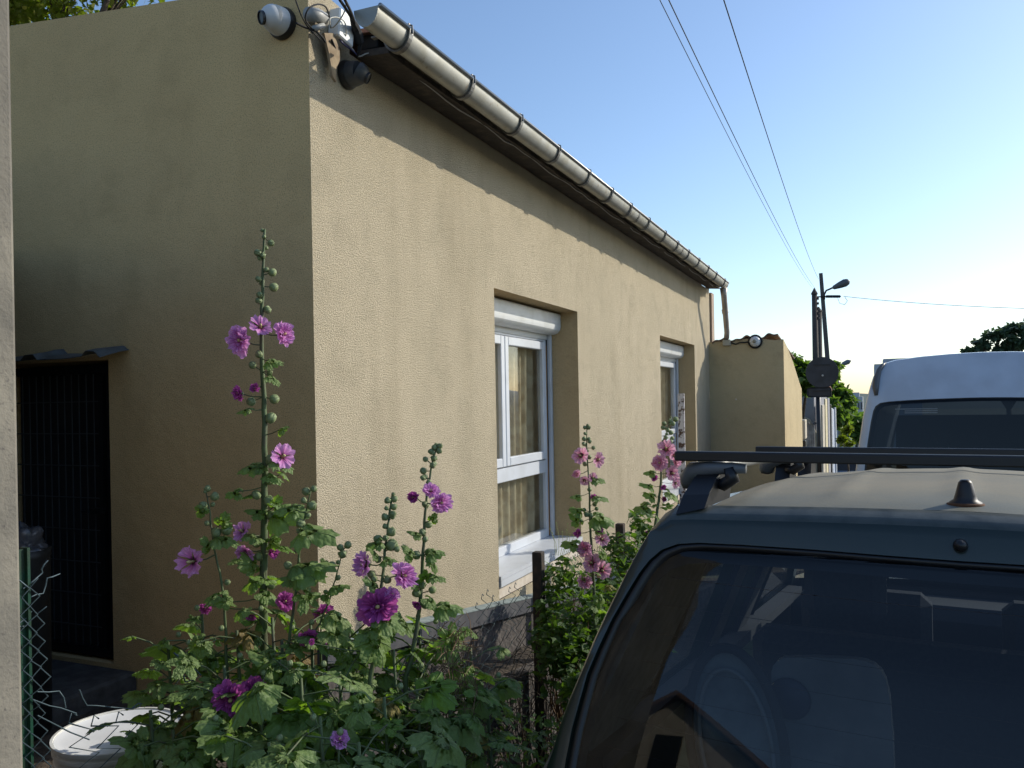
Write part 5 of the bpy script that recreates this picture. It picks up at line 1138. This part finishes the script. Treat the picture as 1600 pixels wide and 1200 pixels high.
def shrub(lab, blobs, nbig, nrest, size, seed, name='climbing_shrub', mt=None):
    rn = random.Random(seed); c = Vector(blobs[0][0]); foot = Vector((c.x, c.y, zr(c.y)+.02)); t_ = thing(name, lab, 'shrub', foot); sg = G(); rest = G()
    tips = []
    for (p, r) in blobs:
        for k in range(int(7*r/.2)):
            d = Vector((rn.gauss(0,1), rn.gauss(0,1), rn.gauss(.2,1))).normalized(); e = Vector(p) + Vector((d.x*r*.8, d.y*r*.8, d.z*r)); m_ = foot.lerp(e, .5) + Vector((rn.gauss(0,.05), rn.gauss(0,.05), .05)); sg.tube([foot + Vector((rn.gauss(0,.05), rn.gauss(0,.15), 0)), m_, e], [.005,.0035,.0015], 5, False); tips.append((m_, e))
    tot = nbig+nrest; me0 = [[Vector(v.co) for v in m.vertices] for m in LS]; f0 = [[tuple(p.vertices) for p in m.polygons] for m in LS]
    for k in range(tot):
        (p, r) = blobs[rn.randrange(len(blobs))] if k % 2 else max((blobs[rn.randrange(len(blobs))] for _ in range(2)), key=lambda b: b[1])
        d = Vector((rn.gauss(0,1), rn.gauss(0,1), rn.gauss(0,1))).normalized()*(rn.random()**.45); q = Vector(p) + Vector((d.x*r*.85, d.y*r, d.z*r)); s_ = size*rn.uniform(.6, 1.25)
        ld = Vector((rn.gauss(0,1), rn.gauss(0,1), rn.gauss(-.2,.5))).normalized(); nrm = Vector((rn.gauss(.3,.5), rn.gauss(.2,.5), 1)).normalized(); M = Matrix.Translation(q) @ basis(ld, nrm) @ Matrix.Scale(s_, 4); j = rn.randrange(4)
        if k < nbig: inst('leaf', LS[j], t_, M)
        else: rest.add([M @ v for v in me0[j]], f0[j], [(v.x, v.y+.2) for v in me0[j]])
    part('branch', sg, M_dry, t_)
    if nrest: part('foliage', rest, mt or M_small, t_, True, kind='stuff')
    return t_
def bl(L): return [(atD(x, y, D_), r/F_*D_) for x, y, D_, r in L]
shrub('glossy green climber on the fence right of the near window', bl([(880,905,4.3,38),(925,960,4.1,52),(868,955,4.2,36),(890,1010,3.9,55),(960,930,4.4,36),(950,1010,4.0,45),(905,1080,3.6,44),(880,1030,3.9,56),(935,1075,3.7,50),(860,990,4.1,40),(935,890,4.5,30)]), 300, 2300, .045, 1)
shrub('loose green climber behind the left edge of the green car', bl([(985,860,5.0,30),(1000,820,5.2,24),(970,880,4.9,26),(1010,840,5.2,20),(960,850,5.2,20),(1030,870,5.2,28)]), 200, 500, .045, 2)
shrub('low shaded weeds along the kerb beside the green car', bl([(800,1120,3.2,60),(860,1160,3.0,55),(760,1160,2.9,50),(820,1190,2.8,55),(770,1100,3.2,40)]), 160, 200, .030, 3, 'weeds')
g = G()
M_y = mat('grass_stalk', (.35,.38,.14), .8)
for k in range(9):
    p = atD(868+k*2.5, 868, 4.5); q = atD(860+k*5.5+3*math.sin(k*5), 828+9*math.sin(k*2.3), 4.5); g.tube([p, p.lerp(q,.6)+Vector((.01,0,0)), q], [.0016,.0012,.001], 4, False)
    g.lathe([(.001,0),(.004,.006),(.001,.012)], q, (0,0,1), 5)
t_ = solo('dry_grass', g, M_y, 'thin yellow grass stalks on the sill corner of the near window', 'grass')

# ------------------------------------------------------------------ trees
def tree(name, lab, foot, H, crown, nleaf, lsz, mt, seed, flat=1.0, trunk_r=.16, label_cat='tree', group=None):
    """crown: list of (offset from foot, radius, flatness)"""
    rn = random.Random(seed); foot = Vector(foot); t_ = thing(name, lab, label_cat, foot, group=group); sg = G(); lg = G()
    top = foot + Vector((0,0,H*.55)); sg.tube([foot, foot.lerp(top,.5)+Vector((rn.gauss(0,.05*H*.2),rn.gauss(0,.05*H*.2),0)), top], [trunk_r, trunk_r*.75, trunk_r*.5], 10)
    for (off, r, fl) in crown:
        c = foot + Vector(off); m_ = top.lerp(c, .5)+Vector((rn.gauss(0,.1*r),rn.gauss(0,.1*r),-.1*r)); sg.tube([top, m_, c], [trunk_r*.45, trunk_r*.28, trunk_r*.12], 6, False)
        for k in range(5):
            d = Vector((rn.gauss(0,1), rn.gauss(0,1), rn.gauss(0,fl))).normalized()*r*.8; sg.tube([m_.lerp(c,.6), c+d*.5, c+Vector((d.x,d.y,d.z*fl))], [trunk_r*.12, trunk_r*.07, trunk_r*.03], 4, False)
    tot = sum(r**2 for _, r, _ in crown)
    for (off, r, fl) in crown:
        c = foot + Vector(off); n_ = int(nleaf*r*r/tot); tw = []
        for k in range(max(6, int(n_/26))):
            d = Vector((rn.gauss(0,1), rn.gauss(0,1), rn.gauss(0,1))).normalized()*(rn.random()**.35); tw.append(c + Vector((d.x*r, d.y*r, d.z*r*fl)))
        for k in range(n_):
            b_ = tw[rn.randrange(len(tw))]; p = b_ + Vector((rn.gauss(0,1), rn.gauss(0,1), rn.gauss(0,.6)))*r*.13
            s_ = lsz*rn.uniform(.6,1.3); M = Matrix.Translation(p) @ basis(Vector((rn.gauss(0,1), rn.gauss(0,1), rn.gauss(-.3,.6))), Vector((rn.gauss(0,.7), rn.gauss(0,.7), 1)).normalized()) @ Matrix.Scale(s_, 4)
            lg.add([M @ Vector(v) for v in ((0,0,0),(.32,.45,-.06),(0,1,-.2),(-.32,.45,-.06))], [(0,1,2,3)])
    part('trunk', sg, M_bark, t_, True); part('crown', lg, mt, t_, kind='stuff'); return t_
M_bark = mat('bark', (.09,.07,.05), .95, noise_=((.05,.04,.03), 20, .4, .6), bump=(30,.8,.02))
M_tA = leafmat('tree_leaf_yellow', (.11,.15,.02), (.30,.42,.02), (.17,.17,.03), trans=.4, uvr=False)
M_tB = leafmat('tree_leaf_green', (.08,.14,.035), (.22,.38,.03), (.11,.17,.045), trans=.42, uvr=False)
M_tC = leafmat('pine_needles', (.06,.10,.055), (.10,.17,.06), (.08,.12,.07), trans=.35, uvr=False)
ft = atY(60, 20, 7.5); 
tree('leafy_tree', 'yellow green tree rising behind the top of the shaded side wall', (ft.x-.6, 7.5, -.3), ft.z+.8, [((-1.8,-.3,ft.z+.2),1.1,.8),((-.4,.1,ft.z+.55),1.0,.8),((.8,.3,ft.z+.75),.85,.75),((1.7,.5,ft.z+.85),.7,.7),((-3.4,.5,ft.z+1.0),1.4,.9),((.2,-.4,ft.z+1.4),1.2,.9),((2.3,.2,ft.z+1.35),.7,.8)], 15000, .12, M_tA, 1)
def at_tree(px, py, y, dz, lab, blobs, n_, ls, mt, seed, name='leafy_tree', tr=.14):
    p = atY(px, py, y); f = Vector((p.x, y, zr(y)-.1)); H = p.z - f.z
    cr = []
    for (x, yy_, rr, fl) in blobs:
        c = atY(x, yy_, y + random.Random(seed+x).uniform(-.6,.6)); D_ = (c-EYE).dot(_fw); cr.append((tuple(c-f), rr/F_*D_, fl))
    return tree(name, lab, f, H, cr, n_, ls, mt, seed, trunk_r=tr)
at_tree(1245, 590, 19, 0, 'dense green fig tree behind the sloping side of the lean-to', [(1240,575,22,.8),(1252,592,20,1),(1236,600,22,1),(1262,600,14,1),(1228,560,12,.8)], 2600, .16, M_tB, 2, 'fig_tree')
at_tree(1300, 600, 30, 0, 'green tree rising just right of the round sign', [(1303,572,11,.8),(1296,590,12,1),(1310,615,17,1),(1322,632,15,1),(1302,640,16,1),(1314,652,14,.9)], 3600, .20, M_tB, 3)
at_tree(1325, 680, 24, 0, 'low bright green bush beside the white fence posts', [(1322,672,9,1),(1327,690,9,.9),(1316,683,7,.9)], 900, .12, M_tA, 4, 'bush', .05)
at_tree(1338, 652, 62, 0, 'dark tree in the distance between the round sign and the van', [(1336,655,13,.7),(1350,660,13,.7),(1325,662,10,.7),(1345,676,13,.7)], 2200, .5, M_tB, 5)
at_tree(1575, 560, 62, 0, 'wide flat topped pine above the roof of the white van', [(1515,548,13,.35),(1535,537,16,.4),(1556,524,17,.4),(1578,516,18,.4),(1600,510,20,.4),(1590,535,18,.35),(1570,546,16,.3),(1620,522,24,.4),(1645,535,22,.4),(1560,552,14,.3)], 5200, .34, M_tC, 6, 'umbrella_pine', .3)
g = G()

# ------------------------------------------------------------------ street beyond
M_pole = mat('dark_pole', (.045,.038,.035), .85, noise_=((.07,.055,.045), 3, .4, .6))
def pole_pts(top, bot, y): 
    a = atY(*top, y); b = atY(*bot, y); d = (b-a)/(b.z-a.z); zz = zr(y)-.1; return [Vector((b.x + d.x*(zz-b.z), y, zz)), a]
p_ = pole_pts((1272.5,460), (1276,640), 40)
t1 = thing('utility_pole', 'dark wooden pole with a pointed cap, left of the three', 'pole', p_[0], group=None)
part('shaft', G().tube([p_[0], p_[1]], [.17,.12], 12), M_pole, t1, True); part('cap', G().lathe([(.15,0),(.14,.06),(.01,.30)], p_[1], (0,0,1), 10), M_pole, t1)
g = G()
for k in range(5): z = p_[1].z - .25 - k*.22; g.bbox((p_[1].x+.10, 39.92, z), (p_[1].x+.19, 40.08, z+.10), .01)
part('insulator', g, M_pole, t1)
p_ = pole_pts((1279.5,487), (1281,640), 43); t2 = thing('utility_pole', 'shorter dark wooden pole in the middle of the three', 'pole', p_[0])
part('shaft', G().tube([p_[0], p_[1]], [.17,.14], 12), M_pole, t2, True); part('cap', G().lathe([(.17,0),(.01,.25)], p_[1], (0,0,1), 10), M_pole, t2)
p_ = pole_pts((1282.5,427), (1296,600), 45); top3 = p_[1]; t3 = thing('utility_pole', 'tallest leaning pole with a street lamp arm and crossarm', 'pole', p_[0])
part('shaft', G().tube([p_[0], p_[1]], [.20,.125], 4), mat('concrete_pole', (.10,.09,.085), .9), t3)
def PY(x, y): return atY(x, y, 44.8)
part('lamp_arm', G().tube([PY(1288,468), PY(1288,460), PY(1291,454), PY(1298,451), PY(1302,449)], .045, 8), M_rail, t3, True)
a_, b_ = PY(1300,450.5), PY(1325,440); d_ = (b_-a_).normalized(); g = G(); g.lathe([(.02,0),(.10,.08),(.17,.40),(.20,.65),(.15,.82),(.02,.90)], a_, d_, 14); lh = part('lamp_head', g, mat('lamp_grey', (.09,.095,.10), .5), t3, True)
part('crossarm', G().tube([PY(1270,464), PY(1314,463)], .035, 6), M_rail, t3)
for k in range(9): part('insulator', G().lathe([(.02,-.07),(.065,-.04),(.065,.03),(.03,.07)], PY(1292+k*2.4, 463.3), (0,0,1), 8), M_blackm, t3)
part('dangling_wire', G().tube([PY(1309,466), PY(1312,474), PY(1320,476), PY(1324,470), PY(1320,464)], .012, 4), M_blackm, t3)
p_ = pole_pts((1309,575), (1312,690), 70); t4 = thing('street_lamp', 'distant street lamp beyond the green tree', 'street lamp', p_[0])
part('pole', G().tube(p_, [.14,.08], 8), mat('lamp_pole_grey', (.20,.20,.20), .6), t4, True)
def PZ(x, y): return atY(x, y, 70)
part('arm', G().tube([PZ(1309,576), PZ(1312,572), PZ(1315,570)], .05, 6), M_rail, t4); part('lamp_head', G().lathe([(.03,0),(.16,.2),(.20,.6),(.03,.85)], PZ(1313.5,570.5), (PZ(1326,565)-PZ(1313.5,570.5)), 10), M_barfoot, t4, True)
# overhead wires
def catline(a, b, sag, r, lab, n=30):
    pts = [a.lerp(b, k/n) - Vector((0,0,sag*4*(k/n)*(1-k/n))) for k in range(n+1)]
    solo('overhead_wire', G().tube(pts, r, 5), M_blackm, lab, 'wire', True)
e1 = PY(1276,450); e2 = PY(1277,447); e3 = PY(1278,434)
for (e, px0, D_, sg_, rr, lab) in ((PY(1271,452), 1031, 7.5, .25, .0042, 'thin overhead wire furthest left against the sky'), (PY(1275,452), 1045, 7.5, .27, .0055, 'overhead wire in the middle of the three above the street'), (PY(1279,436), 1131, 8.0, .25, .0065, 'twisted overhead cable nearest the sun side of the sky')):
    a = atD(px0, 0, D_); 
    # continue past the frame along the same run
    dirn = (a - e).normalized(); far = a + (a - atD(px0+25, 60, D_+1.6)).normalized()*6
    pts = []
    mid = [atD(px0 + (1274-px0)*f_, 0 + 445*f_ , D_ + (41-D_)*(f_**1.0)/(1)) for f_ in ()]
    n = 40; P = []
    # picture line is close to straight with a slight sag; depth grows as seen in perspective
    for k in range(n+1):
        s_ = k/n; q = a.lerp(e, s_); q = q - Vector((0,0,sg_*4*s_*(1-s_))); P.append(q)
    P = [a + (P[0]-P[1]).normalized()*9 + Vector((0,0,.3))] + P
    solo('overhead_wire', G().tube(P, rr, 5), M_blackm, lab, 'wire', True)
catline(PY(1318,463), atY(1640,483,38), .1, .012, 'overhead wire running off to the right from the crossarm')
# round sign seen from behind
sp_ = atY(1284.5, 582, 17.5); D_ = (sp_-EYE).dot(_fw); r_ = 24.3/F_*D_; px_ = atY(1278.5, 640, 17.5)
sign = thing('road_sign', 'round road sign with a small plate below, seen from the back on a dark post', 'sign', (px_.x, 17.5, zr(17.5)))
M_sb = mat('sign_back', (.055,.055,.06), .6, .3, noise_=((.04,.04,.042), 4, .4, .6))
part('disc', G().lathe([(r_*.97,-.012),(r_,-.010),(r_,.010),(r_*.96,.012),(.001,.012)], sp_, (0,-1,0), 40), M_sb, sign)
g = G(); c_p = atY(1280, 613, 17.5); g.bbox((c_p.x-.23, 17.485, c_p.z-.10), (c_p.x+.23, 17.505, c_p.z+.10), .03); part('plate', g, M_sb, sign)
part('post', G().tube([Vector((px_.x, 17.56, zr(17.5)-.1)), Vector((px_.x, 17.56, sp_.z+r_*.9))], .045, 10), M_rail, sign, True)
g = G(); g.box((sp_.x-.16,17.47,sp_.z+.14),(sp_.x+.16,17.486,sp_.z+.165)); g.box((sp_.x-.16,17.47,c_p.z+.02),(sp_.x+.16,17.484,c_p.z+.04)); part('bracket', g, M_rail, sign)
part('bolt', G().lathe([(.02,0),(.02,.012),(.001,.014)], (sp_.x+.01, 17.487, sp_.z-.06), (0,-1,0), 8), M_alu, sign)
# grey house beyond, its walls, boxes and fences
M_gwall = mat('grey_render', (.30,.29,.30), .9, noise_=((.24,.25,.28), 2, .4, .6)); M_cream = mat('cream_render', (.50,.45,.36), .9, noise_=((.42,.37,.29), 4, .4, .6))
gh = thing('grey_house', 'low grey rendered house with a tiled roof edge behind the round sign', 'house', (-3.5, 21, zr(21)))
xa = atY(1272, 640, 20.5).x; zt_ = atY(1262, 611, 20.5).z
part('wall', G().box((-7, 20.5, -2.5), (xa, 27, zt_)), M_gwall, gh)
def rf(a, b): return Vector((-7.2 + a*(xa+7.35), 20.35 + b*6.8, zt_+.10 + .035*math.sin(a*230) + .9*(1-abs(2*b-1))*.25))
part('roof', G().solid(rf, 120, 4, (0,0,-.05)), mat('red_tiles', (.26,.10,.06), .9, noise_=((.16,.08,.05), 8, .4, .6)), gh)
g = G(); a = atY(1273, 640, 20.3); g.prism([(a.x-.05,20.3,-2.4),(a.x+.12,20.3,-2.4),(a.x+.12,20.3,.55),(a.x-.10,20.3,1.05),(a.x-.35,20.3,1.2),(a.x-.35,20.3,-2.4)], (0,-.12,0)); solo('garden_pier', g, M_cream, 'pale rendered pier with a curved shoulder in front of the grey house', 'wall')
g = G(); a = atY(1251, 656, 16.0); b = atY(1259, 686, 16.0); g.bbox((a.x, 15.9, b.z), (b.x, 16.35, a.z), .01); solo('meter_box', g, mat('meter_beige', (.48,.42,.32), .7), 'beige electricity meter box just past the lean-to', 'box')
g = G(); a = atY(1250, 690, 15.9); b = atY(1258, 740, 15.9); g.bbox((a.x-.5, 15.95, -1.5), (b.x-.02, 16.3, a.z-.01), .01); solo('freestanding_wall', g, M_cream, 'short cream wall carrying the meter box', 'wall')
g = G(); a = atY(1254, 688, 15.7); g.bbox((a.x, 15.6, a.z-.22), (a.x+.06, 15.75, a.z), .01); solo('letter_box', g, M_black, 'small black letter box under the beige meter box', 'box')
g = G(); a = atY(1260, 664, 17.9); b = atY(1273, 664, 17.9); 
for k in range(5): x = a.x + (b.x-a.x)*k/5; g.bbox((x, 17.9, -2), (x+(b.x-a.x)/5-.004, 17.96, a.z+.02*(k % 2)), .006)
solo('board_fence', g, mat('grey_boards', (.33,.32,.30), .9, noise_=((.22,.21,.20), 9, .4, .6)), 'weathered grey board fence right of the meter box', 'fence')
g = G()
def rub(a_, b_): return Vector((a.x - .05 + (b.x-a.x+.1)*a_, 17.88+.12*b_, a.z + .02 + .05*abs(noise.noise(Vector((a_*7, b_*3, 0))))*2*math.sin(math.pi*b_) ))
g.grid(rub, 14, 5); solo('coping', g, M_plinth, 'crumbling coping lying on the grey board fence', 'stone')
spec = [(1279.5,1285,633,18.6,M_cream,'cream'),(1287.5,1289.5,623,19.5,mat('yellow_panel',(.55,.48,.30),.8),'yellowish'),(1289.8,1293.5,622,20.5,M_gwall,'greyish'),(1298.2,1299.8,638,25.0,M_pvc,'white'),(1300.2,1301.2,640,26.5,mat('bluish_panel',(.40,.46,.58),.5),'bluish'),(1302.4,1305.4,637,28.0,M_pvc,'bright white')]
loc_ = ['nearest the sign post','second past the sign post','third past the sign post','first behind the dark gap','in the middle of the far group','furthest of the row']
for (x0, x1, yt, y, m_, nm), lc in zip(spec, loc_):
    a = atY(x0, yt, y); b = atY(x1, yt, y); g = G(); g.bbox((a.x, y, zr(y)-.2), (b.x, y+.9 if m_ is not M_pvc else y+.5, a.z), .01); solo('fence_panel', g, m_, '%s upright fence panel, %s' % (nm, lc), 'fence panel', group='upright fence panels along the street')
g = G(); a = atY(1293.8, 632, 22); b = atY(1298, 632, 22); g.bbox((a.x, 22, zr(22)-.2), (b.x, 22.3, a.z), .01); solo('dark_gate', g, M_black, 'dark gate between the cream and white fence panels', 'gate')
# small vehicles and railings far down the street
for (x, y_, Yd, col, lab) in ((1332,688,46,(.10,.02,.03),'small dark red car far down the street'),(1313,733,30,(.10,.16,.24),'blue car roof just visible above the roof bar')):
    p = atY(x, y_, Yd); zz = zr(Yd); t_ = thing('parked_car', lab, 'car', (p.x, Yd, zz)); Mx = Matrix.Translation((p.x, Yd, zz))
    g = G(); pr = [(-1.9,.3),(-1.95,.75),(-1.3,.88),(-.8,1.36),(.8,1.40),(1.5,.95),(1.95,.85),(1.98,.3)]
    g.prism([Mx @ Vector((-.82, v, w_)) for v, w_ in pr], (1.64,0,0)); part('body', g, mat('far_car_paint', col, .3, coat=.6), t_)
    g = G(); g.add([Mx @ Vector(q_) for q_ in ((-.7,-1.30,.90),(.7,-1.30,.90),(.62,-.86,1.31),(-.62,-.86,1.31))], [(0,1,2,3)]); part('rear_window', g, M_black, t_)
    for s_ in (-1,1):
        for v in (-1.2, 1.25): part('tyre', G().lathe([(.2,0),(.31,.02),(.31,.18),(.2,.2)], Mx @ Vector((s_*.83, v, .31)), (-s_,0,0), 16), M_blackm, t_)
for k, x in enumerate((1322, 1327)):
    p = atY(x, 690, 33); g = G(); g.tube([(p.x,33,zr(33)),(p.x,33,p.z)], .03, 8); g.lathe([(.02,0),(.09,.05),(.09,.11),(.02,.16)], (p.x,33,p.z), (0,0,1), 12)
    solo('bollard', g, mat('bollard_white', (.5,.5,.5), .6), ('left' if k == 0 else 'right') + ' small post with a pale ball top beyond the fence panels', 'bollard')
# far buildings
def block(lab, x0, x1, yt, Yd, col, rows, cols, nm='apartment_block', zb=-45):
    a = atY(x0, yt, Yd); b = atY(x1, yt, Yd); t_ = thing(nm, lab, 'building', ((a.x+b.x)/2, Yd, zb)); 
    part('wall', G().box((a.x, Yd, zb), (b.x, Yd+14, a.z)), mat('far_render', col, .9), t_)
    part('roof', G().box((a.x+(b.x-a.x)*.2, Yd+2, a.z+.001), (b.x-(b.x-a.x)*.25, Yd+10, a.z+.9)), mat('far_roof', tuple(c*.8 for c in col), .9), t_)
    dx = (b.x-a.x)/cols
    mw = mat('far_window', (.05,.06,.08), .2)
    for r__ in range(rows):
        for c__ in range(cols):
            x = a.x + dx*(c__+.2); z = a.z - 1.2 - 2.9*r__; part('window', G().box((x, Yd-.06, z-1.5), (x+dx*.6, Yd-.01, z)), mw, t_)
    return t_
block('grey flat roofed block peeking over the left end of the van roof', 1366, 1440, 569, 150, (.40,.42,.46), 2, 8, zb=-40)
block('pale far building between the green tree and the van', 1326, 1348, 620, 190, (.42,.44,.48), 3, 5, zb=-50)
block('long white block low on the horizon beside the van', 1300, 1330, 622, 420, (.45,.47,.50), 2, 9, zb=-50)
# houses across the crossing behind the camera, seen mirrored in the rear glass
bh = thing('white_house', 'white gabled house behind the camera, mirrored in the rear glass', 'house', (-11.4, -17, zr(-17)))
z0 = zr(-17)-.3; hc = -11.4
g = G(); g.prism([(hc-6.5,-17,z0),(hc+6.5,-17,z0),(hc+6.5,-17,z0+5.6),(hc,-17,z0+9.0),(hc-6.5,-17,z0+5.6)], (0,-9,0)); part('wall', g, M_cream, bh)
for (x, z) in ((-4.2,1.2),(2.4,1.2),(-4.2,4.0),(2.4,4.0),(-.6,4.2),(-.5,6.4)):
    part('window', G().box((hc+x, -17.0, z0+z), (hc+x+1.1, -16.92, z0+z+1.4)), M_black, bh)
for s_ in (0, 1):
    g = G(); xs_ = (hc-7.0, hc) if s_ == 0 else (hc+7.0, hc); g.prism([(xs_[0],-16.6,z0+5.40),(xs_[1],-16.6,z0+9.05),(xs_[1],-16.6,z0+9.2),(xs_[0],-16.6,z0+5.55)], (0,-9.8,0)); part('roof', g, mat('roof_brown', (.16,.09,.06), .9), bh)
tree('leafy_tree', 'dark tree beside the white house behind the camera', (14,-22,.9), 6, [((0,0,4.5),1.8,.9),((1.2,.3,3.6),1.5,.9),((-1.2,0,3.6),1.3,.9)], 2500, .3, M_tB, 9)
g = G(); g.bbox((-9,-7.2,-.2),(-1.2,-6.9,1.45),.02); solo('stone_wall', g, M_plinth, 'rough stone garden wall behind the camera', 'wall')
hg = shrub('clipped hedge behind the camera above the stone wall', [(Vector((-7+k*.8,-7.4,1.6)), .55) for k in range(8)], 0, 1500, .14, 9, 'hedge')
